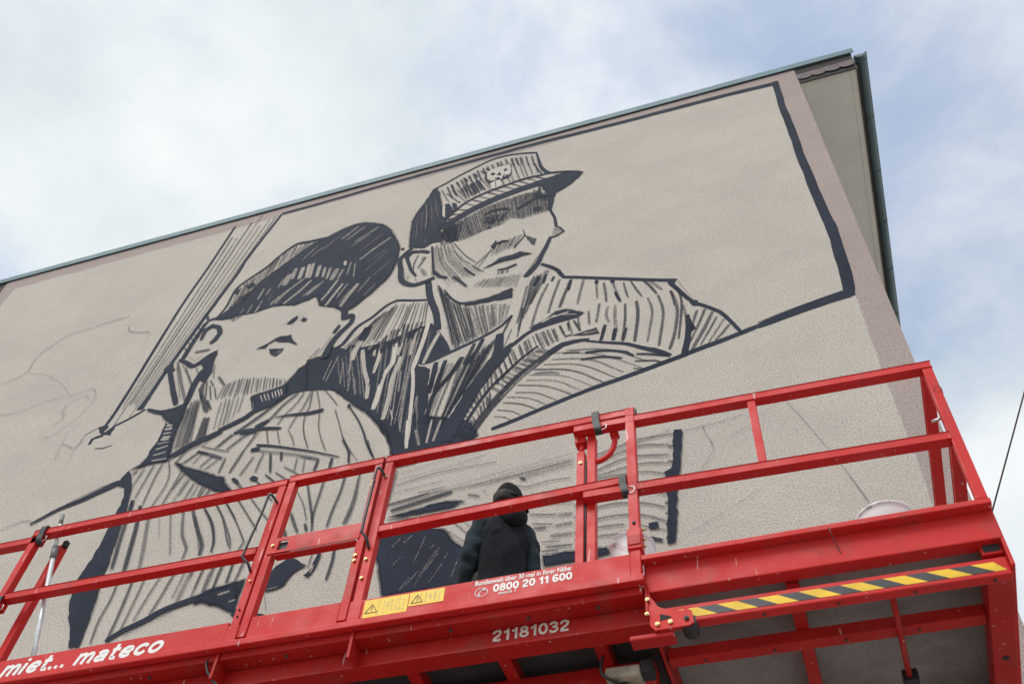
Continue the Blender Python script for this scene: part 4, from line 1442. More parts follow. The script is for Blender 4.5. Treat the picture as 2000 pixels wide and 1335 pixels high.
Sy236,230,39:-5436 9700 -5468 9519 -5529 9350 -5573 9093
Sy393,393,30:-5742 9748 -5813 9653 -5875 9575
Sy232,241,27:-5498 9434 -5528 9259 -5573 9093
Sy237,228,30:-5228 9305 -5241 9147 -5246 9016
Sy332,329,35:-5339 9281 -5382 9149 -5425 9019
Sy182,182,32:-4785 9113 -4772 8919
Sy183,183,41:-4691 9070 -4663 8856
Sy259,259,38:-6041 9508 -6111 9378
Sy281,281,29:-5886 9438 -5994 9292
Sy244,244,26:-5799 9350 -5917 9236
Sy278,304,26:-6346 9459 -6276 9629 -6108 9697
Sy249,249,23:-5703 9361 -5710 9128
Sy300,300,32:-6232 9429 -6101 9552
Sy173,255,12:-4366 9830 -4198 9548 -4084 9312 -4005 9111 -3895 8887
Sy142,134,40:-4371 9851 -4235 9731 -4098 9590
Sy548,548,5:-4367 9800 -4332 9800
Sy239,239,25:-4181 9019 -4164 8877
Sy119,399,40:-4326 9326 -4211 9097 -4163 8997
Sy116,116,40:-4175 9052 -4059 8866
Sy291,291,20:-5142 9281 -5055 8967
Sy295,295,15:-5009 9263 -4975 9125
Sy335,335,15:-4526 9008 -4534 8853
Sy343,343,12:-4366 9000 -4363 8854
Sy407,407,15:-5417 9733 -5341 9867
Sy367,495,25:-6124 9578 -5945 9482 -5746 9363
Sy247,247,8:-6116 9575 -5964 9496
Sy143,145,15:-6089 9644 -5912 9557 -5691 9457
Sy307,149,8:-5352 9464 -5134 9388 -4899 9287 -4593 9149 -4286 8992
Sy429,393,45:-5355 9380 -5105 9286 -4828 9174 -4516 9023
Sy608,608,5:-5410 9400 -5304 9399
Sy232,232,10:-5368 9472 -5296 9443
Sy151,151,10:-4747 9120 -4513 9008
Sy427,373,6:-5731 9769 -5527 9761 -5329 9727 -5125 9671
Sy405,405,10:-5649 9732 -5430 9704
Sy540,540,8:-5478 9789 -5325 9862
Sy167,570,8:-5261 9892 -5053 9870 -4830 9833 -4659 9840
Fy0,0,3:-6371 9466 -6170 9339 -5919 9201 -5624 9036 -5580 8955 -5443 8798 -5548 8807 -5717 8900 -5935 9045 -6149 9242
Sy405,405,6:-5500 8995 -5409 8903
Sy393,393,40:-5416 8905 -5325 8797
Sy585,585,6:-5275 8955 -5190 8899
Sy191,191,20:-5209 8895 -5105 8792
Sy169,169,10:-5107 8949 -4951 8799
Sy149,149,15:-4990 8950 -4832 8812
Sy153,153,25:-4914 9016 -4694 8839
Sy290,191,22:-6159 9231 -6195 9125 -6224 9016
Sy258,157,21:-6060 9122 -6084 9007 -6105 8892
Sy174,178,38:-5976 9046 -5997 8911 -6032 8790
Sy218,158,39:-5905 8982 -5927 8860 -5953 8743
Sy204,160,20:-5798 8926 -5822 8827 -5844 8729
Sy275,192,36:-5733 8886 -5762 8820 -5785 8750
Sy223,267,30:-5700 8625 -5523 8370 -5432 8144 -5401 7972
Sy187,186,32:-5574 8649 -5422 8416 -5278 8110 -5231 8017
Sy186,181,30:-5473 8661 -5281 8383 -5134 8145 -5060 8020
Sy198,193,30:-5370 8709 -5164 8426 -4969 8158
Sy173,170,30:-5188 8646 -4979 8382 -4830 8210
Sy435,451,50:-5789 8537 -5619 8220 -5519 7965
Sy175,175,30:-5037 8681 -4905 8523
Sy161,165,40:-4655 8604 -4527 8379 -4442 8154
Sy235,242,25:-4566 8691 -4462 8398 -4377 8139 -4350 8001
Sy286,251,30:-4379 8716 -4385 8484 -4389 8243 -4369 8104
Sy279,275,25:-4154 8731 -4158 8463 -4188 8229 -4200 8019
Sy236,573,32:-3995 8690 -3984 8350 -3996 8150 -4020 8016
Sy343,336,30:-4647 8304 -4560 8131 -4500 8019
Sy322,322,20:-4448 8122 -4404 8013
Sy370,370,25:-4658 8087 -4614 7987
Sy209,218,30:-4309 9251 -4204 9065 -4146 8859
Sy212,204,25:-4007 9167 -3945 8994 -3865 8831
Sy231,231,35:-5526 7805 -5528 7695
Sy251,245,35:-5416 7790 -5423 7674 -5430 7538
Sy256,235,35:-5308 7799 -5329 7640 -5327 7480
Sy249,233,35:-5200 7809 -5217 7633 -5217 7473
Sy236,238,35:-5097 7819 -5098 7686 -5105 7542
Sy295,291,30:-4981 7810 -4997 7665 -5010 7538
Sy266,284,15:-4060 7769 -4040 7588 -4054 7361
Sy107,107,50:-4643 7325 -4570 7126
Sy144,144,25:-4271 7760 -4275 7539
Sy252,252,30:-5070 8031 -5101 7907
Sy214,214,30:-4603 7645 -4637 7576
Fy0,0,3:-5395 7441 -5249 7487 -5083 7515 -4902 7542 -4907 7420 -4912 7189 -5098 7278 -5284 7357 -5365 7358
Wy325,306,55:-5127 7404 -5043 7432 -4954 7444
Wy202,202,55:-5035 7327 -4933 7344
Fy0,0,3:-4651 7579 -4603 7645 -4491 7719 -4398 7667 -4303 7575 -4377 7535 -4433 7501 -4468 7390 -4523 7357 -4656 7349 -4656 7459
Wy163,163,60:-4631 7373 -4530 7383
Fy0,0,6:-4303 7460 -4236 7539 -4216 7720 -4177 7697 -4187 7558 -4235 7431
Wy123,123,30:-4234 7478 -4217 7565
Fy0,0,3:-4922 7220 -4743 7144 -4602 7097 -4485 7041 -4718 7063 -4922 7142
Fy0,0,0:-6864 9149 -6822 9010 -6810 8860 -6829 8781 -6826 8578 -6822 8342 -6847 8138 -6881 7961 -6869 7816 -6830 7651 -6748 7449 -6651 7284 -6570 7079 -6454 7067 -6473 7204 -6488 7369 -6520 7575 -6545 7735 -6571 7899 -6588 8084 -6634 8339 -6672 8583 -6702 8813 -6743 9012 -6780 9128
Sy473,434,25:-6684 8976 -6654 8781 -6597 8408 -6516 7996
Sy498,496,20:-6547 8859 -6464 8535 -6395 8174 -6350 7935
Sy475,443,45:-6393 8822 -6341 8566 -6240 8196 -6181 7936
Sy157,157,55:-6258 8708 -6100 8298
Sy247,247,50:-6112 8673 -5878 8044
Sy319,370,40:-5954 8656 -5837 8296 -5709 8081 -5707 7945
Sy345,425,32:-5860 8674 -5698 8360 -5531 8079 -5524 7960
Sy220,277,35:-5714 8639 -5544 8383 -5415 8109 -5404 7976
Sy206,221,35:-5589 8669 -5401 8388 -5246 8108 -5198 7962
Sy191,191,35:-5475 8661 -5269 8377
Sy261,244,30:-6358 7785 -6346 7576 -6368 7347 -6339 7084
Sy294,297,25:-6190 7804 -6174 7543 -6166 7311 -6173 7086
Sy265,260,35:-6052 7777 -6058 7454 -6067 7189
Sy250,237,35:-5869 7792 -5915 7595 -5967 7274
Sy276,278,30:-5727 7798 -5767 7532 -5814 7308
Sy262,262,45:-5612 7775 -5636 7470
Sy482,482,50:-5539 7795 -5567 7408
Sy250,250,40:-5416 7787 -5427 7433
Sy248,248,35:-5297 7797 -5306 7473
Sy243,243,35:-5221 7799 -5223 7490
Sy262,262,35:-5110 7793 -5089 7533
Sy137,139,40:-6563 7808 -6503 7538 -6472 7268 -6449 7090
Sy517,704,4:-6179 7083 -6045 7174 -5851 7250 -5663 7344 -5340 7420
Sy210,202,50:-6001 7106 -5832 7202 -5570 7298
Fy0,0,2:-5375 7415 -5186 7469 -4987 7516 -4915 7287 -4915 7185 -5126 7292 -5299 7368
Wy304,304,50:-5137 7410 -5026 7430
Wy221,221,50:-4999 7303 -4930 7314
Sy323,894,6:-7961 8917 -7833 8987 -7671 9077 -7416 9152 -7198 9246 -7000 9325
Sy184,176,30:-7598 9128 -7441 9204 -7222 9298 -7039 9352
Fy0,0,2:-6961 9493 -6902 9435 -6820 9263 -6776 9121 -6730 8919 -6707 8773 -6828 8794 -6819 8940 -6848 9107 -6899 9204 -7006 9277 -7009 9378
Sy116,164,40:-8349 8903 -8238 8957 -8118 8996 -7972 8972
Fy0,0,2:-6957 9483 -6843 9539 -6782 9662 -6783 9768 -6752 9831 -6564 9886 -6478 9536 -6702 9533 -6817 9512
Wy233,233,30:-6716 9670 -6564 9686
Wy209,209,30:-6700 9579 -6503 9565
Wy241,241,30:-6721 9768 -6576 9791
Wy187,187,40:-6737 9862 -6584 9864
Sy277,279,5:-6486 9538 -6329 9626 -6227 9720
Sy367,367,29:-6830 9459 -6877 9408
Sy283,278,37:-6749 9480 -6771 9334 -6788 9206
Sy270,259,34:-6635 9501 -6657 9255 -6672 8999
Sy231,213,29:-6525 9506 -6537 9257 -6526 8869
Sy165,243,34:-6464 9524 -6370 9313 -6340 9093 -6389 8821
Sy240,242,29:-6214 9289 -6240 9004 -6268 8807
Sy210,210,42:-6095 9144 -6119 8958 -6143 8800
Sy230,231,40:-5969 9047 -5986 8909 -6002 8797
Sy267,267,28:-5838 8966 -5853 8822
Sy225,225,29:-5729 8908 -5751 8820
Sy357,357,8:-6694 8973 -6657 8823
Sy277,277,10:-6547 8859 -6533 8794
Sc135,129,35:-3572 8404 -3129 8466 -2564 8461
Sc112,113,50:-3537 8478 -3059 8520 -2681 8586
Sc116,114,62:-3535 8561 -2997 8651 -2537 8695
Sc131,130,50:-3571 8303 -3264 8327 -3082 8341
Sc302,295,72:-3545 8153 -3097 8221 -2508 8310 -1825 8374
Sc326,310,50:-3606 8148 -3322 8197 -2855 8204 -2355 8230 -1824 8277
Sc427,425,15:-3562 8074 -3266 8125 -2971 8174
Sc256,259,30:-3608 8163 -3396 8180 -3202 8211
Sc191,187,60:-2794 8188 -2358 8275 -1824 8313
Sc147,146,60:-2717 8159 -2355 8224 -1824 8297
Fc0,0,8:-3426 7990 -3180 8050 -2972 8061 -2834 8014 -2993 7986 -3292 7996
Sc170,170,35:-3329 8243 -3056 8254
Sc247,247,30:-2814 8096 -2691 8046
Sc270,270,50:-2668 8108 -2637 8091
Sc287,287,55:-2323 8183 -2136 8197 -1823 8233
Sc137,156,35:-2347 8095 -2258 8050 -2060 8077 -1848 8065
Sc208,208,35:-3589 8617 -3598 8370 -3618 8112
Sc119,119,30:-3626 8627 -3632 8119
Sc278,278,15:-2323 8183 -2264 8152
Sc247,243,40:-1639 8283 -1413 8342 -1216 8388 -919 8375
Sc283,272,40:-1639 8185 -1247 8300 -961 8246
Sc277,266,40:-1639 8078 -1417 8164 -1251 8178 -962 8120
Sc253,241,40:-1632 8019 -1228 8075 -975 8018
Sc247,230,42:-1625 7988 -1231 7977 -996 7892
Sc187,187,35:-1161 7751 -1029 7655
Sc254,224,35:-1639 7640 -1480 7655 -1219 7605 -1037 7514
Sc246,214,35:-1626 7514 -1443 7518 -1224 7472 -1034 7360
Sc238,238,35:-1626 7424 -1380 7406
Sc154,154,35:-1254 7364 -1039 7262
Sc232,232,40:-1626 7327 -1358 7301
Sc363,363,10:-1215 7226 -1076 7163
Sc183,179,40:-2288 7839 -2050 7805 -1822 7760
Sc209,209,35:-2204 7706 -1962 7649
Sc391,391,45:-1948 7642 -1824 7631
Sc204,204,40:-2178 7593 -1993 7547
Sc319,319,40:-1972 7525 -1822 7525
Sc313,313,30:-2161 7533 -2052 7521
Sc344,344,40:-2008 7416 -1820 7408
Sc217,217,25:-2044 7302 -1818 7282
Sc151,151,40:-2086 7365 -1927 7347
Sc197,197,30:-2082 7264 -1937 7246
Sc252,252,40:-1815 7722 -1639 7706
Sc248,248,40:-1812 7579 -1639 7573
Sc242,242,40:-1809 7405 -1639 7409
Sc138,139,40:-2927 7802 -2794 7645 -2715 7565
Sc124,124,45:-2857 7823 -2742 7683
Sc127,125,40:-2972 7703 -2844 7585 -2750 7494
Sc216,216,20:-3290 7882 -2949 7803
Sc189,189,40:-3573 7961 -3204 7904
Sc246,244,62:-1245 8356 -1105 8377 -936 8431
Sc286,286,70:-1639 8244 -1217 8348
Fc0,0,3:-2069 7212 -1923 7214 -1819 7211 -1525 7183 -1500 7120 -1817 7102 -2049 7111
Sc730,730,8:-1179 7337 -1101 7336
Fc0,0,0:-3619 7833 -3452 7839 -3250 7793 -2993 7709 -2912 7590 -2821 7488 -2740 7406 -2710 7059 -3469 7080 -3507 7218 -3564 7420 -3617 7578
Wc148,148,68:-3316 7104 -3245 7228
Wc145,145,68:-3164 7211 -3084 7383
Wc151,151,68:-3084 7383 -3008 7513
Wc139,139,68:-3229 7382 -3163 7663
Wc145,145,68:-3189 7124 -3099 7307
Wc144,144,68:-3061 7129 -2958 7325
Wc161,161,68:-3431 7392 -3364 7475
Wc147,147,68:-2951 7371 -2919 7429
Wc129,129,68:-2859 7150 -2817 7343
Wc170,170,68:-3364 7640 -3293 7709
Wc164,164,68:-3102 7517 -3054 7555
Wc152,152,68:-3270 7140 -3173 7276
Wc167,167,68:-3469 7613 -3401 7699
Wc149,149,68:-3119 7264 -3013 7449
Fc0,0,5:-3564 7997 -3396 8011 -3092 8046 -2868 8028 -2945 7984 -3221 7970 -3447 7979
Fc0,0,0:-909 8423 -837 8412 -854 8148 -880 7964 -899 7857 -927 7648 -940 7443 -970 7120 -1047 7113 -1033 7297 -1010 7545 -1018 7670 -999 7828 -1023 7917 -959 7947 -928 8168
Sc316,288,30:-969 8224 -939 8221 -909 8216
Sc277,266,30:-984 8045 -950 8031 -917 8019
Sc277,283,21:-994 7910 -965 7899 -936 7889
Sc226,206,24:-1004 7812 -975 7804 -945 7794
Sc278,185,25:-1028 7684 -998 7680 -967 7673
Sc277,297,22:-1034 7561 -1006 7556 -978 7550
Sc223,193,24:-1037 7445 -1011 7435 -986 7428
Sc248,186,20:-1043 7326 -1016 7319 -989 7310
Sc261,232,14:-1047 7184 -1022 7177 -997 7170
Gp162,161,50:-839 8382 -565 8404 -299 8448
Gp93,104,45:-658 8431 -630 8282 -582 8093 -706 7872
Gp111,111,55:-495 8175 -257 8294
Gp104,104,60:-169 8369 13 8519
Gp71,67,30:68 8569 171 8288 231 8114 322 7840
Gp63,145,30:367 7705 417 7534 470 7335 507 7195
Gp84,84,80:-490 7972 -246 8173
Gp74,74,70:-705 7881 -925 7525
Gp94,94,60:-950 7148 -670 7295 -437 7424 -236 7546
Gp78,78,70:14 7854 132 7952
Gp81,81,80:-304 7325 -85 7355
Gp134,134,15:-586 8181 -608 8158
Gq252,237,48:-10095 12002 -9758 12136 -9752 12383 -9725 12598 -9584 12777 -9383 12938 -8974 12957
Gq240,240,38:-8989 12990 -8445 13031
Gq146,92,53:-9685 12128 -9340 11983 -9021 11745 -8765 11490 -8600 11291
Gq163,202,53:-9671 11249 -9384 11199 -9048 11291 -8691 11339
Gq212,102,48:-8658 11273 -8364 11357 -8276 11349 -8156 11186 -8147 11068 -8243 10757 -8421 10547 -8521 10467 -8638 10538
Gq386,166,58:-8587 10715 -8486 10798 -8502 10913 -8566 10959 -8562 11120 -8454 11196 -8354 11248 -8228 11121
Gq172,255,38:-8340 12756 -8257 12588 -7868 12427
Gq126,136,68:-7865 12420 -7857 12073 -7971 11693 -8076 11271 -8089 11165
Gq157,151,53:-8262 10506 -8220 10222 -8178 9984
Gq183,278,43:-8221 10284 -7965 10138 -7942 10340
Gq175,175,58:-7960 10126 -7966 9981
Gq112,142,73:-8226 10220 -8223 9886 -8351 9565 -8559 9276
Gq119,119,73:-7936 10121 -7984 9734
Gq76,76,68:-7923 9613 -7849 9507
Gq127,127,83:-8997 10053 -8705 10257"""
rng = random.Random(11)
LAYERS = {'f': ('painted_panel_frame', 'navy painted frame line around the top panel'),
          'b': ('painted_bar', 'slanting bar painted in thin navy lines'),
          'm': ('painted_older_man', 'navy brush drawing of a man in a striped work cap and jacket'),
          'y': ('painted_young_man', 'navy brush drawing of a young man in a dark cap and striped shirt'),
          'c': ('painted_plank_and_cloth', 'navy brush drawing of a plank and striped cloth'),
          'p': ('pencil_sketch', 'thin grey construction lines on bare wall right of the cloth'),
          'q': ('pencil_sketch', 'thin grey outline of a sketched head and cap on bare wall at the left')}
geo = {k: ([], [], [], [], []) for k in LAYERS}      # verts, faces, mats, st, dw
def cr2(pts, step):
    if len(pts) == 2:
        (a, b_), (c, d) = pts
        n = max(2, int(math.hypot(c - a, d - b_) / step))
        return [(a + (c - a) * i / n, b_ + (d - b_) * i / n) for i in range(n + 1)]
    P_ = [(2 * pts[0][0] - pts[1][0], 2 * pts[0][1] - pts[1][1])] + pts + [(2 * pts[-1][0] - pts[-2][0], 2 * pts[-1][1] - pts[-2][1])]
    res = []
    for i in range(1, len(P_) - 2):
        a, b_, c, d = P_[i - 1:i + 3]
        n = max(1, int(math.hypot(c[0] - b_[0], c[1] - b_[1]) / step))
        for k in range(n):
            t = k / n
            res.append(tuple(.5 * ((2 * b_[q]) + (c[q] - a[q]) * t + (2 * a[q] - 5 * b_[q] + 4 * c[q] - d[q]) * t * t + (3 * b_[q] - a[q] - 3 * c[q] + d[q]) * t ** 3) for q in (0, 1)))
    res.append(pts[-1])
    return res
depth = YW - .0015
for line in MURAL.split('\n'):
    head, body = line.split(':')
    kind, lay = head[0], head[1]
    w0, w1, dry = (int(q) for q in head[2:].split(','))
    nums = [int(q) / 1000 for q in body.split()]
    pts = list(zip(nums[::2], nums[1::2]))
    V, Fc, Mi, ST, DW = geo[lay]
    depth -= .000012
    mi = {'S': 0, 'F': 0, 'W': 1, 'L': 1, 'G': 2}[kind]
    if kind == 'S' and dry < 60:
        dry = min(60, dry + 4)
    if kind in 'SWG':
        h0, h1 = w0 / 18600, w1 / 18600
        cl = cr2(pts, .07)
        n = len(cl); L = 0; s0 = rng.random() * 50
        base = len(V)
        ph = rng.random() * 100
        seq = []
        for i, (x, z) in enumerate(cl):
            ax, az_ = cl[max(i - 1, 0)]; bx, bz = cl[min(i + 1, n - 1)]
            dx, dz = bx - ax, bz - az_; q = math.hypot(dx, dz) or 1
            if i: L += math.hypot(x - cl[i - 1][0], z - cl[i - 1][1])
            t = i / (n - 1)
            hw = (h0 + (h1 - h0) * t) * (1 + .09 * noise.noise(Vector((L * 5, ph, 0))))
            end = min(1, .82 + min(L, 9) / max(hw, .004) * .3) if i < n / 2 else min(1, .78 + (n - 1 - i) * .3)
            wob = .12 * hw * noise.noise(Vector((L * 4, ph + 9, 3)))
            nx, nz = -dz / q, dx / q
            seq.append((x + nx * wob, z + nz * wob, nx, nz, hw * end, L))
        for x, z, nx, nz, hw, L_ in seq:
            for sgn in (-1, 0, 1):
                V.append((x + nx * hw * sgn, depth, z + nz * hw * sgn))
                ST.append((L_ + s0, sgn)); DW.append((dry / 100, hw))
        for i in range(n - 1):
            for q in (0, 1):
                a = base + i * 3 + q
                Fc.append((a, a + 1, a + 4, a + 3)); Mi.append(mi)
    else:
        dense = []
        m_ = len(pts)
        for i in range(m_):
            a, c = pts[i], pts[(i + 1) % m_]
            d = math.hypot(c[0] - a[0], c[1] - a[1])
            k = max(1, int(d / .05))
            for q in range(k):
                t = q / k
                x, z = a[0] + (c[0] - a[0]) * t, a[1] + (c[1] - a[1]) * t
                amp = .011 if kind == 'F' else .006
                dense.append((x + amp * noise.noise(Vector((x * 13, z * 13, 1))) * 1.3 + rng.uniform(-.004, .004), z + amp * noise.noise(Vector((x * 13, z * 13, 7))) * 1.3 + rng.uniform(-.004, .004)))
        tri = tessellate_polygon([[Vector((x, z, 0)) for x, z in dense]])
        base = len(V)
        s0 = rng.random() * 50
        for x, z in dense:
            V.append((x, depth, z)); ST.append((x * .8 + z * .8 + s0, 0)); DW.append((dry / 100, .05))
        for t in tri:
            Fc.append(tuple(base + q for q in t)); Mi.append(mi)
        if kind == 'F' and dry < 35 and max(x for x, z in dense) - min(x for x, z in dense) > .45:                 # ragged rim where the brush skipped over the render
            depth -= .000012
            base = len(V); n = len(dense); L = 0
            for i in range(n + 1):
                x, z = dense[i % n]; ax, az_ = dense[i - 1]; bx, bz = dense[(i + 1) % n]
                dx, dz = bx - ax, bz - az_; q = math.hypot(dx, dz) or 1
                L += math.hypot(x - ax, z - az_)
                for sgn in (-1, 0, 1):
                    V.append((x - dz / q * .02 * sgn, depth, z + dx / q * .02 * sgn))
                    ST.append((L + s0, sgn)); DW.append((.5, .02))
            for i in range(n):
                for q in (0, 1):
                    a = base + i * 3 + q
                    Fc.append((a, a + 1, a + 4, a + 3)); Mi.append(0)
for k, (nm, lab) in LAYERS.items():
    V, Fc, Mi, ST, DW = geo[k]
    me = bpy.data.meshes.new(nm)
    V2 = [(x - bld.location.x, y - bld.location.y, z) for x, y, z in V]
    me.from_pydata(V2, [], Fc)
    for q in (M_INK, M_GAP, M_PENCIL):
        me.materials.append(q)
    me.polygons.foreach_set('material_index', Mi)
    for nm2, dat in (('st', ST), ('dw', DW)):
        lay_ = me.uv_layers.new(name=nm2)
        buf = []
        for lp in me.loops:
            buf += dat[lp.vertex_index]
        lay_.data.foreach_set('uv', buf)
    bmx = bmesh.new(); bmx.from_mesh(me)
    for f in bmx.faces:
        if f.normal.y > 0:
            f.normal_flip()
    bmx.to_mesh(me); bmx.free()
    o = bpy.data.objects.new(nm, me)
    col.objects.link(o)
    o.parent = gable
    o['label'] = lab

# ------------------------------------------------------------------ scissor lift
lift = thing('scissor_lift', (-2.3, 4.45, 0), 'red scissor lift with guard rails and slide-out deck raised in front of the mural', 'scissor lift')
F = 3.40                                              # front plane of the platform
YB = 5.50                                             # rear plane
T = .046                                              # rail tube
def text(name, s, xl, xr, zb, cap, y, mat, parent, shear=0., bold=0.):
    cu = bpy.data.curves.new(name, 'FONT')
    cu.body = s
    cu.size = 1
    cu.shear = shear
    cu.offset = bold
    cu.extrude = .01
    cu.resolution_u = 3
    t = bpy.data.objects.new(name, cu)
    col.objects.link(t)
    dg = bpy.context.evaluated_depsgraph_get()
    me = bpy.data.meshes.new_from_object(t.evaluated_get(dg))
    bpy.data.objects.remove(t); bpy.data.curves.remove(cu)
    xs = [v.co.x for v in me.vertices]
    a, b_ = min(xs), max(xs)
    k = (xr - xl) / (b_ - a)
    kz = cap / .69
    for v in me.vertices:
        v.co = Vector((xl + (v.co.x - a) * k, y - (.0008 if v.co.z > 0 else -.0008), zb + CH + v.co.y * kz))
    me.materials.append(mat)
    o = bpy.data.objects.new(name, me)
    col.objects.link(o)
    o.parent = parent
    base = Vector((0, 0, 0)); q = parent
    while q is not None:
        base += q.location; q = q.parent
    me.transform(Matrix.Translation(-base))
    return o
def arc(cx_, cy_, rx, ry, n=16):
    return [(cx_ + rx * math.sin(2 * math.pi * k / n), cy_ + ry * math.cos(2 * math.pi * k / n)) for k in range(n + 1)]
GLYPH = {
 '0': (.64, [arc(.32, .5, .21, .41)]),
 '1': (.50, [[(.34, 0), (.34, 1)], [(.34, .84), (.25, .76), (.08, .71)]]),
 '2': (.64, [[(.11, .66), (.14, .82), (.32, .91), (.49, .82), (.50, .66), (.40, .48), (.20, .28), (.11, .10)], [(.08, .085), (.55, .085)]]),
 '3': (.64, [[(.11, .72), (.16, .86), (.32, .91), (.47, .82), (.46, .64), (.36, .54), (.24, .53)], [(.28, .53), (.46, .46), (.52, .30), (.44, .14), (.30, .09), (.15, .14), (.10, .28)]]),
 '6': (.64, [arc(.32, .30, .20, .21), [(.51, .74), (.44, .88), (.31, .91), (.18, .80), (.12, .56), (.12, .30)]]),
 '8': (.64, [arc(.32, .72, .17, .19), arc(.32, .30, .21, .21)]),
 'm': (.80, [[(.10, 0), (.10, .72)], [(.10, .46), (.18, .60), (.30, .63), (.38, .52), (.39, .40), (.39, 0)], [(.39, .46), (.48, .60), (.60, .63), (.67, .52), (.68, .40), (.68, 0)]]),
 'i': (.27, [[(.12, 0), (.12, .70)], [(.12, .82), (.12, .98)]]),
 'e': (.62, [[(.12, .36), (.50, .36)], [(.50, .36), (.48, .54), (.38, .63), (.26, .63), (.15, .53), (.11, .36), (.15, .19), (.28, .09), (.42, .11), (.50, .20)]]),
 't': (.42, [[(.17, .95), (.17, .22), (.20, .11), (.30, .08), (.38, .09)], [(.04, .63), (.37, .63)]]),
 'a': (.60, [[(.12, .52), (.20, .62), (.34, .63), (.45, .54), (.46, .40), (.46, .0)], [(.45, .40), (.26, .37), (.13, .28), (.13, .16), (.24, .08), (.36, .11), (.45, .22)]]),
 'c': (.58, [[(.49, .50), (.40, .62), (.27, .63), (.15, .53), (.11, .36), (.15, .19), (.27, .09), (.40, .10), (.50, .22)]]),
 'o': (.64, [arc(.32, .36, .21, .28)]),
 '.': (.26, [[(.11, 0), (.11, .18)]]), ' ': (.30, [])}
def stroke_text(name, s, xl, xr, zb, h, th, y, mat, parent, shear=0.):
    tot = sum(GLYPH[c][0] for c in s)
    k = (xr - xl) / tot
    bm = bmesh.new()
    x0_, dy = xl, 0
    for c in s:
        wd, lines = GLYPH[c]
        for ln in lines:
            if len(ln) > 3:
                q = smooth_path([Vector((a, b_, 0)) for a, b_ in ln], 3)
                ln = [(v.x, v.y) for v in q]
            pts = [(x0_ + (a + shear * b_) * k, zb + b_ * h) for a, b_ in ln]
            dy += .00002
            prev = None
            for i, (px, pz) in enumerate(pts):
                ax, az_ = pts[max(i - 1, 0)]; bx, bz = pts[min(i + 1, len(pts) - 1)]
                if i == 0 and pts[0] == pts[-1]: ax, az_ = pts[-2]
                if i == len(pts) - 1 and pts[0] == pts[-1]: bx, bz = pts[1]
                dx, dz = bx - ax, bz - az_
                L = math.hypot(dx, dz) or 1
                nx, nz = -dz / L * th / 2, dx / L * th / 2
                cur = [bm.verts.new((px + nx * sg, y - dy, pz + nz * sg + CH)) for sg in (1, -1)]
                if prev:
                    bm.faces.new((prev[0], prev[1], cur[1], cur[0]))
                prev = cur
        x0_ += wd * k
    for f in bm.faces:
        f.normal_update()
        if f.normal.y > 0:
            f.normal_flip()
    return finish(name, bm, mat, parent)
def group_part(name, parent=lift):
    o = bpy.data.objects.new(name, None); o.empty_display_size = .1
    col.objects.link(o); o.parent = parent
    return o
def rail(parent, x0, z0, x1, z1, y=F + T / 2, name='rail', t=T):
    return bar(name, U(x0, y, z0 - t / 2), U(x1, y, z1 - t / 2), t, t, M_RED, parent)
def post(parent, x0, z0, z1, y=F + T / 2, wd=T, name='post', mat=None):
    return bar(name, U(x0 + wd / 2, y, z0), U(x0 + wd / 2, y, z1), wd, T, mat or M_RED, parent)

# main platform: deck, edge boards, under-beams
deck = lbox('deck', -4.42, -.72, F + .032, YB - .03, 2.905, 2.955, M_RED2, lift, 0)
lbox('deck_board', -4.40, -.74, F + .2, YB - .1, 2.895, 2.9045, M_DARK, deck, 0)  # near-black colour paints in the dark void under the main deck
lip = lbox('edge_lip', -4.60, -.703, F - .012, F + .03, 2.944, 2.981, M_RED, lift, .005)
def toe(x0, x1, za0, za1):
    bm = bmesh.new()
    a = [(x0, F, 2.975), (x1, F, 2.975), (x1, F, za1), (x0, F, za0)]
    f = [bm.verts.new((x, y, z + CH)) for x, y, z in a]
    k = [bm.verts.new((x, y + .018, z + CH)) for x, y, z in a]
    bm.faces.new(f); bm.faces.new(k[::-1])
    for i in range(4):
        j = (i + 1) % 4
        bm.faces.new((f[i], k[i], k[j], f[j]))
    bmesh.ops.recalc_face_normals(bm, faces=bm.faces)
    bmesh.ops.bevel(bm, geom=list(bm.edges), offset=.003, segments=2, affect='EDGES')
    return finish('toe_board', bm, M_RED, lift)
toeL = toe(-4.60, -2.785, 3.096, 3.104)
toeR = toe(-2.118, -.762, 3.104, 3.112)
for i, x in enumerate((-3.98, -3.22, -1.44, -.98)):
    pass
main_beam = lbox('main_beam', -4.40, -.712, 3.52, 3.60, 2.812, 2.9045, M_RED2, lift, .006)
main_beam['label'] = 'lower red side beam carrying the machine number'
lbox('beam_flange', -4.40, -.712, 3.512, 3.612, 2.806, 2.8118, M_RED2, main_beam, .001)
for x in (-2.81, -2.10):
    prism('gusset', [(x, 2.94), (x + .014, 2.94), (x + .014, 2.80), (x, 2.80)], 3.42, 3.519, M_RED2, main_beam)
box2 = lbox('inner_beam', -4.30, -.76, 3.80, 3.90, 2.74, 2.84, M_RED2, lift, .006)
lbox('inner_beam', -4.30, -.76, 4.95, 5.05, 2.74, 2.84, M_RED2, lift, .006)
for x in (-4.1, -3.45, -2.8, -2.35, -1.9, -1.45, -1.0):
    lbox('cross_member', x, x + .06, 3.602, YB - .06, 2.835, 2.9045, M_RED2, lift, .004)
lbox('end_frame', -.711, -.699, F + .03, YB - .02, 2.80, 2.955, M_RED2, lift, .002)
lbox('end_frame', -4.43, -4.418, F + .03, YB - .02, 2.80, 2.955, M_RED2, lift, .002)
lbox('rear_beam', -4.40, -.712, YB - .09, YB - .02, 2.79, 2.9045, M_RED2, lift, .006)
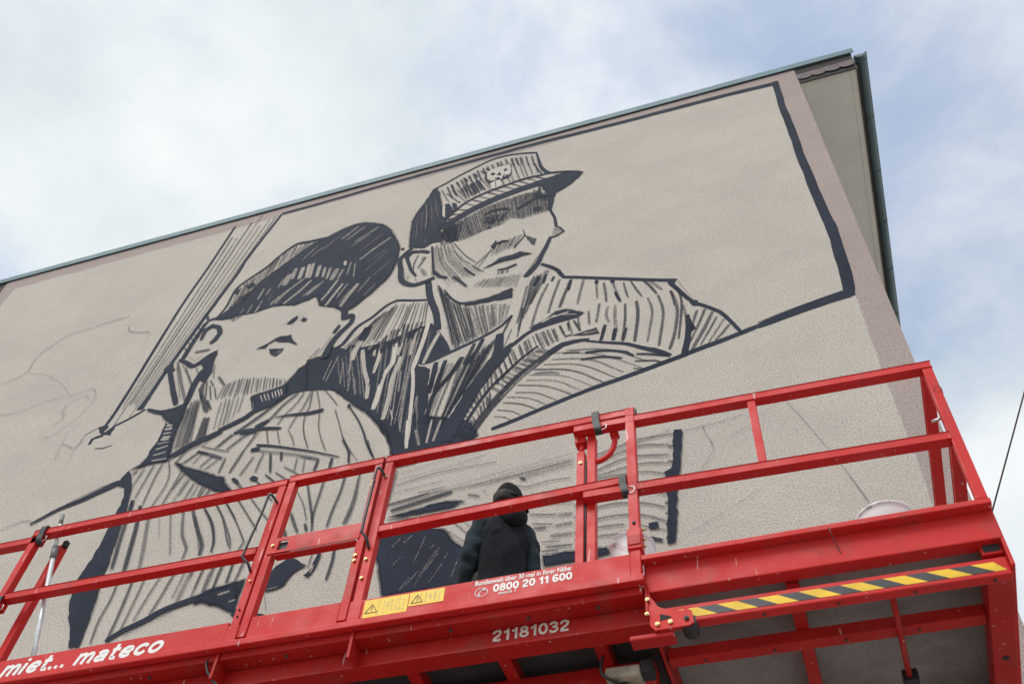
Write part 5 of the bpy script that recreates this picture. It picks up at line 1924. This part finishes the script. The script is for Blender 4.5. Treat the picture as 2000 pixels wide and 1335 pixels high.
for x, z in ((-1.62, 2.925), (-1.25, 2.925), (-.93, 2.925), (-2.45, 2.925), (-3.2, 2.925), (-3.8, 2.925)):
    bm = bmesh.new()
    add_tube(bm, [U(x, 3.47, 2.904), U(x, 3.47, 2.893)], .008, 8)
    finish('bolt', bm, M_RUST, deck)

# front guard rail, left bay
gl = group_part('guard_rail')
rail(gl, -4.435, 4.082, -2.728, 4.092)
rail(gl, -4.388, 3.592, -2.776, 3.590)
post(gl, -4.435, 2.983, 4.033)
post(gl, -2.774, 2.983, 4.044)
lbox('post_collar', -2.784, -2.718, F - .006, F + T + .006, 2.975, 3.075, M_RED, gl, .006)
for z in (3.13, 3.17):
    bolt(-2.75, F, z, gl, .005, M_BLACK)
# gate
gate = group_part('gate')
gy = F + T / 2
rail(gate, -2.716, 4.108, -2.136, 4.112)
post(gate, -2.716, 3.0, 4.062, wd=.044)
post(gate, -2.182, 3.0, 4.066, wd=.044)
bm = bmesh.new()
xs = [-2.70, -2.648, -2.588, -2.17]
zs = [3.517, 3.535, 3.60, 3.622]
for i in range(3):
    for j in range(3):
        if i == 1 and j == 1:
            continue
        add_box(bm, (xs[i], F - .006, zs[j] + CH), (xs[i + 1], F + .0, zs[j + 1] + CH))
bmesh.ops.remove_doubles(bm, verts=bm.verts, dist=.0001)
finish('latch_plate', bm, M_RED, gate)
lbox('latch_tube', -2.66, -2.19, F + .001, F + .044, 3.505, 3.517, M_RED, gate, .003)
lbox('latch_pocket', -2.652, -2.584, F + .012, F + .03, 3.53, 3.605, M_BLACK, gate, .004)
bolt(-2.675, F - .006, 3.57, gate, .009)
lbox('gate_toe_board', -2.668, -2.186, F + .006, F + .024, 2.99, 3.118, M_RED, gate, .003)
# guard rail, right bay
gr = group_part('guard_rail')
rail(gr, -2.120, 4.112, -.745, 4.104)
rail(gr, -2.070, 3.585, -.762, 3.611)
post(gr, -2.120, 2.983, 4.064, wd=.048)
post(gr, -.762, 2.983, 4.112, y=F + T / 2 - .003, wd=.048)
lbox('tube_end_cap', -.7145, -.704, F + .002, F + .046, 4.058, 4.106, M_BLACK, gr, .003)
lbox('post_collar', -2.130, -2.062, F - .006, F + T + .006, 2.975, 3.10, M_RED, gr, .006)
lbox('post_collar', -.772, -.704, F - .012, F + T + .006, 3.13, 3.25, M_RED, gr, .006)
lbox('hinge_block', -.768, -.708, F - .016, F - .0125, 3.15, 3.205, M_RED2, gr, .003)
for x, z in ((-.738, 3.29), (-2.10, 3.24), (-2.10, 3.945), (-2.10, 3.36), (-2.165, 3.93), (-2.165, 3.90), (-2.165, 3.40), (-2.165, 3.365), (-2.745, 3.35)):
    bolt(x, F - .002, z, gr, .0085 if x > -2.7 else .006, M_ZINC if x < -.75 else M_BLACK)
for z in (3.20, 3.16, 3.26):
    bm = bmesh.new(); add_tube(bm, [U(-.706, F + .02, z), U(-.690, F + .02, z)], .006, 8)
    finish('bolt', bm, M_ZINC, gr)
# bent gate handles
hl = tube('gate_handle', smooth_path([U(-2.745, F - .004, 3.905), U(-2.760, F - .035, 3.925), U(-2.784, F - .045, 3.935), U(-2.790, F - .045, 3.80), U(-2.812, F - .045, 3.52), U(-2.808, F - .042, 3.485), U(-2.775, F - .03, 3.45), U(-2.765, F - .004, 3.42)], 5), .0075, M_ROD, lift)
hr = tube('gate_handle', smooth_path([U(-2.100, F - .004, 3.945), U(-2.112, F - .035, 3.965), U(-2.137, F - .045, 3.975), U(-2.138, F - .045, 3.80), U(-2.138, F - .045, 3.54), U(-2.132, F - .042, 3.51), U(-2.105, F - .03, 3.47), U(-2.099, F - .004, 3.43)], 5), .0075, M_ROD, lift)
# rear and end guard rails
gb = group_part('guard_rail')
rail(gb, -4.435, 4.10, -.71, 4.10, y=YB - T / 2)
rail(gb, -4.435, 3.60, -.71, 3.60, y=YB - T / 2)
for x in (-4.435, -3.5, -2.6, -1.7, -.757):
    post(gb, x, 2.955, 4.054, y=YB - T / 2)

# right slide-out deck
EX1 = .752
ext = group_part('slide_out_deck')
bm = bmesh.new()
add_box(bm, (-.7135, F, 3.066 + CH), (EX1, F + .058, 3.094 + CH), .004)
add_box(bm, (-.7135, F + .048, 2.918 + CH), (EX1 - .003, F + .118, 3.068 + CH), .006)
finish('edge_channel', bm, M_RED, ext)
lbox('deck_board', -1.05, .735, F + .13, YB - .06, 2.985, 3.005, M_BOARD, ext, 0)
lbox('end_plate', .738, .752, F + .05, YB - .06, 2.78, 3.064, M_RED, ext, .003)
lbox('socket', .655, .737, F + .082, F + .128, 2.872, 2.945, M_RED, ext, .006)
lbox('socket_mouth', .664, .729, F + .080, F + .0818, 2.883, 2.937, M_DARK, ext, 0)
bar_ = lbox('warning_bar', -.668, .737, 3.48, 3.53, 2.762, 2.850, M_RED, ext, .007)
n = 16
xa, xb = -.628, .722
per = (xb - xa) / n
for i in range(n):
    x0_, x1_ = xa + per * i, xa + per * (i + 1)
    sl = .040
    q = [(x0_ - sl, 2.828), (x1_ - sl, 2.828), (x1_ + sl, 2.782), (x0_ + sl, 2.782)]
    q = [(min(max(x, xa), xb), z) for x, z in q]
    prism('stripe', q, 3.4786, 3.4799, M_STRIPE_Y if i % 2 else M_STRIPE_K, bar_)
lbox('inner_beam', -.69, .637, 3.765, 3.83, 2.80, 2.86, M_RED2, ext, .005)
for x in (-.6, -.3, .0, .3, .6):
    for y in (3.505, 3.80):
        bm = bmesh.new(); zz = 2.762 if y < 3.6 else 2.80
        add_tube(bm, [U(x + .07, y, zz), U(x + .07, y, zz - .006)], .007, 8)
        finish('bolt', bm, M_RUST, ext)
lbox('inner_beam', -.69, .637, 4.45, 4.52, 2.80, 2.86, M_RED2, ext, .005)
for x in (-.125,):
    lbox('cross_member', x, x + .055, 3.531, YB - .1, 2.861, 2.9845, M_RED2, ext, .004)
lbox('tape_mark', .7525, .7535, F + .06, F + .10, 2.87, 2.95, M_STRIPE_Y, ext, 0)
lbox('end_beam', .640, .737, 3.532, YB - .07, 2.765, 2.8715, M_RED2, ext, .006)
tube('brace_rod', [U(.283, 3.533, 2.80), U(.300, 4.10, 2.79)], .013, M_RED2, ext)
lbox('rod_end_block', .272, .338, 4.09, 4.17, 2.765, 2.825, M_BLACK, ext, .006)
tube('drain_hole', [U(.69, 4.02, 2.768), U(.69, 4.02, 2.764)], .016, M_DARK, ext)
tube('hanging_wire', smooth_path([U(.10, F - .002, 3.075), U(.105, F - .006, 3.03), U(.118, F + .044, 3.0), U(.125, F + .045, 2.965)], 5), .0022, M_RUST, ext)
# slide-out guard rail
ge = group_part('slide_out_rail')
rail(ge, -1.04, 4.055, .745, 4.012)
rail(ge, -.985, 3.560, .70, 3.512)
post(ge, .700, 3.095, 3.966)
bar('post', U(-.117, F + T / 2, 3.500), U(-.117, F + T / 2, 3.990), .04, .04, M_RED, ge)
bar('end_rail', U(.722, F + T, 3.989), U(.722, YB - .08, 3.989), T, T, M_RED, ge)
bar('end_rail', U(.722, F + T, 3.489), U(.722, YB - .08, 3.489), T, T, M_RED, ge)
post(ge, -1.033, 3.12, 3.90, y=3.468, wd=.042)
tube('stub', [U(-1.012, 3.468, 3.895), U(-1.012, 3.468, 3.985)], .014, M_RED, ge)
lbox('stub_head', -1.045, -.985, 3.44, 3.50, 3.965, 4.008, M_RED, ge, .006)
post(ge, -.978, 3.115, 4.008, y=3.468, wd=.044)
tube('curved_brace', smooth_path([U(-.835, 3.468, 4.0), U(-.838, 3.468, 3.93), U(-.862, 3.468, 3.865), U(-.905, 3.468, 3.83), U(-.945, 3.468, 3.823)], 5), .015, M_RED, ge, 12)
lbox('brace_foot', -.858, -.812, 3.446, 3.49, 3.985, 4.01, M_RED, ge, .005)
bolt(-1.012, 3.446, 3.81, ge, .009)
for x in (-1.035, -.99, -.978, -.934):
    bolt(x, 3.446, 3.125, ge, .009)
tube('release_rod', [U(-.984, 3.45, 3.14), U(-.984, 3.45, 3.82)], .006, M_BLACK, ge)
for z in (3.74, 3.69, 3.83):
    pass
tube('latch_pin', [U(.742, F + .09, 3.70), U(.67, F + .09, 3.69)], .007, M_STEEL, ge)
bm = bmesh.new(); bmesh.ops.create_icosphere(bm, subdivisions=2, radius=.013, matrix=Matrix.Translation(U(.738, F + .07, 3.705)))
finish('latch_knob', bm, M_STEEL, ge, True)
lbox('latch_bracket', .715, .745, F + .05, F + .09, 3.63, 3.70, M_RED, ge, .004)
tube('latch_hook', smooth_path([U(.745, F + .05, 3.60), U(.735, F + .06, 3.57), U(.70, F + .075, 3.55)], 4), .006, M_RED, ge)
tube('chain_loop', smooth_path([U(.712, F + .02, 3.79), U(.716, F - .012, 3.80), U(.742, F - .012, 3.80), U(.75, F + .02, 3.785)], 4), .0016, M_BLACK, ge, 6)
# rubber straps
def strap(x0, x1, z0, z1, parent):
    bm = bmesh.new()
    xm = (x0 + x1) / 2
    pts = smooth_path([U(xm - .004, F + .01, z1 + .004), U(xm - .004, F - .013, z1 - .006), U(xm, F - .014, (z0 + z1) / 2), U(xm + .01, F - .014, z0 + .02), U(xm + .012, F + .012, z0)], 4)
    prev = None
    for p in pts:
        cur = [bm.verts.new(p + Vector((dx, dy, 0))) for dx, dy in ((-(x1 - x0) / 2, 0), ((x1 - x0) / 2, 0), ((x1 - x0) / 2, .006), (-(x1 - x0) / 2, .006))]
        if prev:
            for i in range(4):
                bm.faces.new((prev[i], prev[(i + 1) % 4], cur[(i + 1) % 4], cur[i]))
        else:
            bm.faces.new(cur[::-1])
        prev = cur
    bm.faces.new(prev)
    bmesh.ops.recalc_face_normals(bm, faces=bm.faces)
    o = finish('strap', bm, M_BLACK, parent)
    tube('strap_wire', smooth_path([U(x1 + .01, F - .005, z0 + .05), U(x1 + .035, F - .01, z0 + .045), U(x1 + .035, F - .01, z0 + .015), U(x1 + .01, F - .008, z0 + .008)], 4), .0022, M_STEEL, o, 6)
    return o
strap(-.935, -.898, 3.965, 4.125, lift)
strap(-.800, -.765, 3.475, 3.615, lift)
strap(-4.385, -4.345, 3.96, 4.10, lift)
strap(-4.412, -4.372, 3.45, 3.57, lift)
# left slide-out
gx = group_part('slide_out_rail')
rail(gx, -5.7, 4.03, -4.37, 4.028)
rail(gx, -5.7, 3.535, -4.375, 3.535)
post(gx, -4.325, 3.12, 4.03, y=3.525)
post(gx, -5.7, 3.095, 3.98)
ex2 = group_part('slide_out_deck')
bm = bmesh.new()
add_box(bm, (-5.75, F, 3.066 + CH), (-4.606, F + .058, 3.094 + CH), .004)
add_box(bm, (-5.75, F + .048, 2.956 + CH), (-4.606, F + .128, 3.068 + CH), .006)
finish('edge_channel', bm, M_RED, ex2)
lbox('deck_board', -5.74, -4.432, F + .13, YB - .06, 2.985, 3.005, M_BOARD, ex2, 0)
lbox('side_beam', -5.74, -4.432, 3.48, 3.53, 2.762, 2.850, M_RED, ex2, .007)
# roller bracket
br = prism('roller_bracket', [(-.712, 2.975), (-.689, 2.884), (-.657, 2.827), (-.617, 2.802), (-.556, 2.789), (-.536, 2.797), (-.517, 2.78), (-.512, 2.724), (-.531, 2.711), (-.675, 2.708), (-.696, 2.735), (-.700, 2.85), (-.716, 2.94)], 3.436, 3.446, M_RED, lift)
prism('slot', [(-.652, 2.785), (-.606, 2.768), (-.606, 2.760), (-.652, 2.750)], 3.4345, 3.4358, M_DARK, br)
tube('roller', [U(-.538, 3.448, 2.742), U(-.538, 3.53, 2.742)], .034, M_BLACK, br, 18)
bolt(-.541, 3.436, 2.744, br, .011, M_BLACK)
bolt(-.664, 3.436, 2.735, br, .010); bolt(-.609, 3.436, 2.737, br, .010); bolt(-.700, 3.43, 2.865, br, .009); bolt(-.705, 3.43, 2.79, br, .009)
lbox('bracket_base', -.79, -.60, 3.450, 3.52, 2.684, 2.7075, M_RED2, br, .008)
# casting with hydraulic fitting under the deck
vb = lbox('valve_block', -.955, -.80, 3.67, 3.80, 2.68, 2.735, M_CREAM, lift, .012)
tube('fitting', [U(-.88, 3.73, 2.68), U(-.88, 3.73, 2.655)], .022, M_BLACK, vb, 14)
tube('fitting_pipe', [U(-.935, 3.71, 2.668), U(-.84, 3.72, 2.668)], .006, M_ZINC, vb)
tube('hose', smooth_path([U(-.96, 3.66, 2.79), U(-.965, 3.65, 2.70), U(-.93, 3.66, 2.665), U(-.9, 3.70, 2.668)], 5), .007, M_BLACK, vb)
lbox('clamp', -.80, -.745, 3.68, 3.76, 2.70, 2.76, M_BLACK, vb, .006)
tube('cable', smooth_path([U(-2.86, 3.44, 2.94), U(-2.855, 3.43, 2.88), U(-2.80, 3.44, 2.80), U(-2.70, 3.5, 2.72), U(-2.66, 3.7, 2.6)], 6), .006, M_BLACK, lift)
# lettering and stickers
stroke_text('lettering', 'miet...', -4.100, -3.694, 2.990, .094, .0205, F - .0015, M_LET, toeL, .22)
stroke_text('lettering', 'mateco', -3.652, -3.138, 2.990, .094, .0205, F - .0015, M_LET, toeL, .22)
text('lettering', 'Bundesweit über 30 mal in Ihrer Nähe:', -1.494, -1.031, 3.073, .026, F - .0012, M_LETS, toeR, 0, .016)
stroke_text('lettering', '0800 20 11 600', -1.405, -1.028, 3.0205, .043, .0092, F - .0015, M_LETS, toeR)
text('lettering', 'eeca l', -1.375, -1.290, 3.001, .018, F - .0012, M_LETS, toeR, .25, .006)['kind'] = 'stuff'
stroke_text('lettering', '21181032', -1.436, -1.070, 2.841, .061, .0115, 3.5185, M_LET2, main_beam)
bm = bmesh.new()                                       # telephone symbol
ring = [U(-1.460 + .030 * math.cos(a), F - .001, 3.0285 + .0245 * math.sin(a)) for a in (2 * math.pi * k / 28 for k in range(29))]
add_tube(bm, ring, .0022, 5, False)
hs = smooth_path([U(-1.474, F - .001, 3.013), U(-1.470, F - .001, 3.026), U(-1.460, F - .001, 3.038), U(-1.449, F - .001, 3.044)], 4)
add_tube(bm, hs, [.0042, .0042, .003, .0026, .0024, .0022, .0022, .0022, .0024, .0026, .003, .0042, .0042][:len(hs)], 6)
add_tube(bm, [U(-1.474, F - .001, 3.012), U(-1.463, F - .001, 3.014)], .0042, 6)
add_tube(bm, [U(-1.451, F - .001, 3.045), U(-1.444, F - .001, 3.036)], .0042, 6)
finish('telephone_symbol', bm, M_LET, toeR)
def sticker(x0, x1, z0, z1, tri, ticks):
    s = lbox('warning_sticker', x0, x1, F - .0022, F - .0006, z0, z1, M_YEL, toeR, 0)
    cx_, cz_, h = tri
    bm = bmesh.new()
    v = [U(cx_ - h * .62, F - .003, cz_ - h / 2), U(cx_ + h * .62, F - .003, cz_ - h / 2), U(cx_, F - .003, cz_ + h / 2)]
    for i in range(3):
        add_bar(bm, v[i], v[(i + 1) % 3], .0012, .0032, 0, Vector((0, 1, 0)).cross((v[(i + 1) % 3] - v[i]).normalized()))
    add_bar(bm, U(cx_, F - .003, cz_ - h * .12), U(cx_ + .002, F - .003, cz_ + h * .2), .0012, .004, 0, Vector((1, 0, 0)))
    add_bar(bm, U(cx_, F - .003, cz_ - h * .3), U(cx_, F - .003, cz_ - h * .22), .0012, .004, 0, Vector((1, 0, 0)))
    finish('warning_triangle', bm, M_PRINT, s)
    bm = bmesh.new()
    rr = random.Random(3)
    for i in range(ticks):
        x = x0 + (x1 - x0) * (.42 + .52 * (i + .5) / ticks)
        for q in range(5):
            zz = z0 + (z1 - z0) * (.18 + .14 * q + rr.uniform(-.02, .02))
            wd = rr.uniform(.002, .006)
            add_box(bm, (x - wd, F - .003, zz + CH), (x + wd * rr.uniform(.2, 1), F - .0024, zz + rr.uniform(.002, .006) + CH))
    add_box(bm, (x0 + (x1 - x0) * .335, F - .003, z0 + .006 + CH), (x0 + (x1 - x0) * .34, F - .0024, z1 - .006 + CH))
    finish('sticker_print', bm, M_PRINTG, s)
sticker(-2.050, -1.824, 2.990, 3.093, (-2.008, 3.040, .050), 6)
sticker(-1.820, -1.645, 3.016, 3.094, (-1.779, 3.054, .046), 4)

# scissor stack and chassis below the platform
def cylx(name, c, r, wd, mat, parent, seg=24):
    return tube(name, [(c[0], c[1] - wd / 2, c[2]), (c[0], c[1] + wd / 2, c[2])], r, mat, parent, seg)
ch = box('chassis', (-4.1, 3.75, .55), (-.9, 5.2, 1.0), M_RED, lift, .03)
for x in (-3.6, -1.4):
    for y in (3.62, 5.3):
        wl = cylx('wheel', (x, y, .42), .42, .3, M_BLACK, lift)
        cylx('rim', (x, y, .42), .22, .32, M_STEEL, wl)
zb_, zt_ = 1.0, 2.74 + CH
nst = 4
for k in range(nst):
    a_, e_ = zb_ + (zt_ - zb_) * k / nst, zb_ + (zt_ - zb_) * (k + 1) / nst
    for y, s_ in ((4.12, 1), (4.24, -1), (4.78, 1), (4.9, -1)):
        xa_, xb_ = (-3.9, -1.4)
        if s_ < 0:
            xa_, xb_ = xb_, xa_
        bar('scissor_arm', (xa_, y, a_ + .06), (xb_, y, e_ - .06), .09, .13, M_RED2, lift, .01)
    tube('pivot_pin', [(-2.65, 4.05, (a_ + e_) / 2), (-2.65, 4.97, (a_ + e_) / 2)], .035, M_STEEL, lift, 12)

# ------------------------------------------------------------------ things on the platform
DZ = 2.956 + CH
def bucket(x, y, r, h, label, tilt=0., zoff=0., yaw=0., mat=None):
    mat = mat or M_PLASTIC
    t = thing('paint_bucket', (x, y, DZ + zoff), label, 'bucket', 'white paint buckets on the lift')
    bm = bmesh.new()
    prof = [(0, 0), (r * .84, 0), (r * .86, .01), (r * .985, h * .88), (r * 1.0, h * .955), (r * 1.035, h * .96), (r * 1.04, h * .99), (r * 1.0, h), (r * .97, h * .99), (r * .95, h * .8), (r * .83, .02), (0, .02)]
    seg = 40
    rings = []
    for q in range(seg):
        a = 2 * math.pi * q / seg
        rings.append([bm.verts.new((x + p * math.cos(a), y + p * math.sin(a), DZ + zoff + z)) for p, z in prof])
    for q in range(seg):
        A, B = rings[q], rings[(q + 1) % seg]
        for i in range(len(prof) - 1):
            f = bm.faces.new((A[i], B[i], B[i + 1], A[i + 1])); f.smooth = True
    bmesh.ops.remove_doubles(bm, verts=bm.verts, dist=.0002)
    bmesh.ops.recalc_face_normals(bm, faces=bm.faces)
    bd = finish('bucket_body', bm, mat, t)
    hp = []
    for q in range(17):
        a = math.pi * q / 16
        hp.append(Vector((x - (r + .012) * math.cos(a), y - (r + .015) * math.sin(a) * .95, DZ + zoff + h * .88 - .10 * math.sin(a))))
    tube('wire_handle', hp, .0022, M_STEEL, t, 6)
    for s_ in (-1, 1):
        tube('handle_ear', [(x + s_ * r * .98, y, DZ + zoff + h * .88), (x + s_ * (r + .018), y, DZ + zoff + h * .88)], .016, mat, t, 12)
    t.rotation_euler = (tilt, 0, yaw)
    return t
bucket(-.805, 3.645, .108, .375, 'clean white paint bucket behind the rail post left of the slide-out deck', 0, .05, .9, M_PLASTIC2)
bucket(.360, 3.735, .128, .36, 'smudged white paint bucket standing on the slide-out deck at the right', 0, .05, .4)

pole = thing('extension_pole', (-4.01, 3.50, DZ), 'silver telescopic paint roller pole leaning on the left guard rail', 'pole')
pb, pm, pt = U(-3.975, 3.475, 3.02), U(-4.268, 3.463, 3.925), U(-4.370, 3.462, 4.255)
tube('lower_tube', [pb, pm], .0135, M_ALU, pole, 14)
tube('collar', [pm - (pm - pb).normalized() * .05, pm + (pt - pm).normalized() * .05], .019, M_GREYPL, pole, 14)
up1 = pm.lerp(pt, .74)
tube('upper_tube', [pm + (pt - pm).normalized() * .03, up1], .0115, M_ALU, pole, 14)
tube('threaded_tip', [up1, pt], .0125, M_GREYPL, pole, 14)
lbox('pole_clip', -4.262, -4.235, 3.478, 3.51, 3.99, 4.035, M_BLACK, pole, .004)

pl = tag(lbox('wooden_batten', -1.20, -1.055, 3.45, 3.50, 3.09, 3.118, M_WOOD, None, .003), 'short pale wooden batten showing over the toe board beside the painter', 'batten')
lbox('batten_foot', -1.19, -1.15, 3.452, 3.498, 2.956, 3.0895, M_WOOD, pl, .002)

# ------------------------------------------------------------------ painter
PX, PY = -1.785, 4.40
man = thing('person', (PX, PY, DZ), 'person in a black cap and dark hooded jacket standing on the lift with back turned', 'person')
def skin_mesh(name, verts, edges, radii, mat, parent, root=0, sub=2):
    me = bpy.data.meshes.new(name)
    me.from_pydata([Vector(v) for v in verts], edges, [])
    o = bpy.data.objects.new(name, me)
    col.objects.link(o)
    mo = o.modifiers.new('skin', 'SKIN')
    mo.use_smooth_shade = True
    for i, s in enumerate(me.skin_vertices[0].data):
        r = radii[i]
        s.radius = (r, r) if isinstance(r, (int, float)) else r
        s.use_root = (i == root)
    sb = o.modifiers.new('sub', 'SUBSURF'); sb.levels = sub; sb.render_levels = sub
    dg = bpy.context.evaluated_depsgraph_get()
    me2 = bpy.data.meshes.new_from_object(o.evaluated_get(dg))
    bpy.data.objects.remove(o)
    for f in me2.polygons:
        f.use_smooth = True
    me2.materials.clear(); me2.materials.append(mat)
    o2 = bpy.data.objects.new(name, me2)
    col.objects.link(o2); o2.parent = parent
    return o2
V = [(0, 0, .92), (0, 0, 1.10), (0, 0, 1.28), (0, 0, 1.42), (0, .005, 1.49), (0, .02, 1.55), (0, .03, 1.62), (0, .02, 1.69)]
R_ = [(.13, .10), (.12, .09), (.13, .095), (.09, .07), (.055, .055), (.07, .08), (.078, .095), (.055, .065)]
E_ = [(i, i + 1) for i in range(7)]
def addv(p, r, frm):
    V.append(p); R_.append(r); E_.append((frm, len(V) - 1)); return len(V) - 1
addv((0, .135, 1.595), .012, 6)
for s in (-1, 1):
    addv((s * .095, .015, 1.60), .014, 6)
    a = addv((s * .145, 0, 1.365), .045, 3); a = addv((s * .212, -.025, 1.09), .036, a); a = addv((s * .205, .07, .86), .026, a)
    h = addv((s * .205, .095, .79), (.02, .034), a)
    for k, (dy, ln) in enumerate(((-.028, .055), (-.01, .072), (.01, .076), (.03, .066))):
        q = addv((s * .20, .10 + dy, .745), .009, h); addv((s * .19, .108 + dy, .745 - ln), .0075, q)
    q = addv((s * .188, .135, .80), .01, a); addv((s * .178, .15, .76), .009, q)
    l = addv((s * .10, 0, .86), .085, 0); l = addv((s * .115, .02, .48), .056, l); l = addv((s * .12, -.01, .09), .042, l); addv((s * .13, .13, .045), .034, l)
skin_mesh('body', V, E_, R_, M_SKIN, man)
def ring(cx_, cy_, cz_, rx, ry, seg=36, fold=0., ph=0.):
    res = []
    for k in range(seg):
        a = 2 * math.pi * k / seg
        n_ = 1 + fold * noise.noise(Vector((math.cos(a) * 2.2, math.sin(a) * 2.2 + ph, cz_ * 7 + ph)))
        e = 2.5
        c_, s_ = math.cos(a), math.sin(a)
        rr = (abs(c_) ** e + abs(s_) ** e) ** (-1 / e)
        res.append(Vector((cx_ + rx * rr * c_ * n_, cy_ + ry * rr * s_ * n_, cz_)))
    return res
def local(name, bm, mat, parent, smooth=True):
    me = bpy.data.meshes.new(name)
    bmesh.ops.recalc_face_normals(bm, faces=bm.faces)
    bm.to_mesh(me); bm.free()
    me.materials.append(mat)
    for f in me.polygons:
        f.use_smooth = smooth
    o = bpy.data.objects.new(name, me); col.objects.link(o); o.parent = parent
    return o
bm = bmesh.new()
prof = [(.70, .165, .125), (.72, .176, .132), (.80, .178, .136), (.90, .166, .128), (1.00, .160, .124), (1.10, .165, .126), (1.18, .172, .130), (1.26, .176, .130), (1.32, .172, .124), (1.37, .152, .112), (1.41, .118, .098), (1.445, .085, .085), (1.48, .070, .075)]
fine = []
for (a, b_) in zip(prof, prof[1:]):
    for k in range(3):
        t = k / 3
        fine.append(tuple(a[i] + (b_[i] - a[i]) * t for i in range(3)))
fine.append(prof[-1])
add_loft(bm, [ring(0, -.005, z, rx, ry, 40, .10 if z < 1.33 else .03, 2) for z, rx, ry in fine])
jk = local('jacket', bm, M_JACKET, man)
jk['label'] = 'black jacket back with hood'
for s in (-1, 1):
    bm = bmesh.new()
    pth = smooth_path([(s * .085, 0, 1.372), (s * .135, -.002, 1.362), (s * .182, -.012, 1.26), (s * .208, -.028, 1.10), (s * .214, .015, .97), (s * .206, .072, .84)], 9)
    rads = []
    for i, p in enumerate(pth):
        t = i / (len(pth) - 1)
        r = .066 + .014 * math.exp(-((t - .22) / .16) ** 2) - .016 * t
        r *= 1 + .09 * math.sin(t * 52) * math.exp(-((t - .66) / .22) ** 2) + .03 * math.sin(t * 31 + 1)
        rads.append(r)
    add_tube(bm, pth, rads, 26)
    for v in bm.verts:
        q = Vector((v.co.x * 9, v.co.y * 9, v.co.z * 16 + s * v.co.y * 20))
        v.co += Vector((noise.noise(q), noise.noise(q + Vector((5, 0, 0))), 0)) * .014
    local('sleeve', bm, M_SLEEVE, jk)
# hood lying on the back of the neck
bm = bmesh.new()
rings = []
for i in range(13):
    t = i / 12
    a = math.radians(-205 + 230 * t)
    c0 = Vector((.018 + .098 * math.cos(a), -.015 + .092 * math.sin(a), 1.435 + .015 * math.cos(a * 2)))
    back = max(0, -math.sin(a))
    rad = .022 + .030 * back ** 1.3 + .012 * max(0, math.cos(a + .6))
    c0 += Vector((0, -.022 * back, -.030 * back))
    d = Vector((math.cos(a), math.sin(a), 0))
    rings.append([c0 + d * (rad * .85 * math.cos(b_)) + Vector((0, 0, 1)) * (rad * (1 + .5 * back) * math.sin(b_)) for b_ in (2 * math.pi * k / 14 for k in range(14))])
add_loft(bm, rings)
local('hood', bm, M_JACKET, jk)
# cap
bm = bmesh.new()
rings = []
for i in range(9):
    t = i / 8 * math.pi / 2
    z = 1.595 + .155 * math.sin(t)
    k = max(.02, math.cos(t) ** .75)
    rings.append(ring(0, .018, z, .086 * k, .104 * k, 30))
add_loft(bm, rings)
cap_ = local('cap', bm, M_CAPC, man)
bm = bmesh.new()
rings = []
for i in range(7):
    t = i / 6
    wv = .075 * math.sqrt(max(.02, 1 - (t * .96) ** 2))
    yy = .105 + .085 * t
    rings.append([Vector((x * wv, yy - .02 * x * x, 1.628 - .012 * t - .012 * x * x + dz)) for x, dz in ((-1, 0), (-.5, .002), (0, .003), (.5, .002), (1, 0), (1, -.004), (0, -.003), (-1, -.004))])
add_loft(bm, rings)
local('peak', bm, M_CAPC, cap_)
bm = bmesh.new()
bmesh.ops.create_icosphere(bm, subdivisions=1, radius=.008, matrix=Matrix.Translation((0, .018, 1.75)))
local('cap_button', bm, M_CAPC, cap_)
bm = bmesh.new()
add_loft(bm, [ring(0, .005, z, rx, ry, 30) for z, rx, ry in ((1.56, .070, .080), (1.58, .082, .096), (1.61, .084, .099), (1.63, .085, .100))])
local('hair', bm, M_HAIR, man)
bm = bmesh.new()
for s in (-1, 1):
    pth = smooth_path([(s * .085, 0, .95), (s * .105, 0, .80), (s * .115, .02, .48), (s * .12, .0, .25), (s * .12, -.005, .09)], 5)
    n_ = len(pth)
    add_tube(bm, pth, [(.094 - .028 * i / (n_ - 1)) * (1 + .03 * math.sin(i * 2.1)) for i in range(n_)], 18)
add_loft(bm, [ring(0, 0, z, rx, ry, 30) for z, rx, ry in ((.82, .145, .10), (.90, .148, .105), (.97, .140, .10))])
local('trousers', bm, M_TROUSER, man)
for s in (-1, 1):
    bm = bmesh.new()
    add_loft(bm, [[Vector((s * .125 + x * wd, y, z * hh)) for x, z in ((-1, .05), (1, .05), (1, .6), (.5, 1), (-.5, 1), (-1, .6))] for y, wd, hh in ((-.085, .035, .09), (-.06, .045, .11), (.03, .048, .11), (.11, .05, .075), (.175, .042, .06), (.20, .025, .04))])
    local('shoe', bm, M_SHOE, man)
man.rotation_euler = (0, 0, math.radians(34))
man.scale = (.94, .96, 1.05)
for o in list(man.children):
    if o.name.split('.')[0] in ('cap', 'hair'):
        o.rotation_euler = (0, 0, math.radians(-70))

# ------------------------------------------------------------------ service cable on the right
A = Vector((1.215, 6.07, 5.18 + CH))
d = U(1.88, 6.0, 6.465) - A
end = A + d * 7.5
up = thing('utility_pole', (end.x, end.y + .17, 0), 'wooden pole carrying the thin cable beyond the right edge', 'pole')
tube('shaft', [(end.x, end.y + .17, -.2), (end.x, end.y + .17, end.z + .4)], [.16, .11], M_WOOD, up, 14)
box('cross_arm', (end.x - .5, end.y - .02, end.z - .05), (end.x + .5, end.y + .07, end.z + .06), M_WOOD, up, .01)
bm = bmesh.new()
add_tube(bm, [A, A + d * 2, A + d * 5, end], .0065, 8)
tag(finish('service_cable', bm, M_RUST), 'thin dark cable rising against the sky beside the right end of the lift', 'cable')
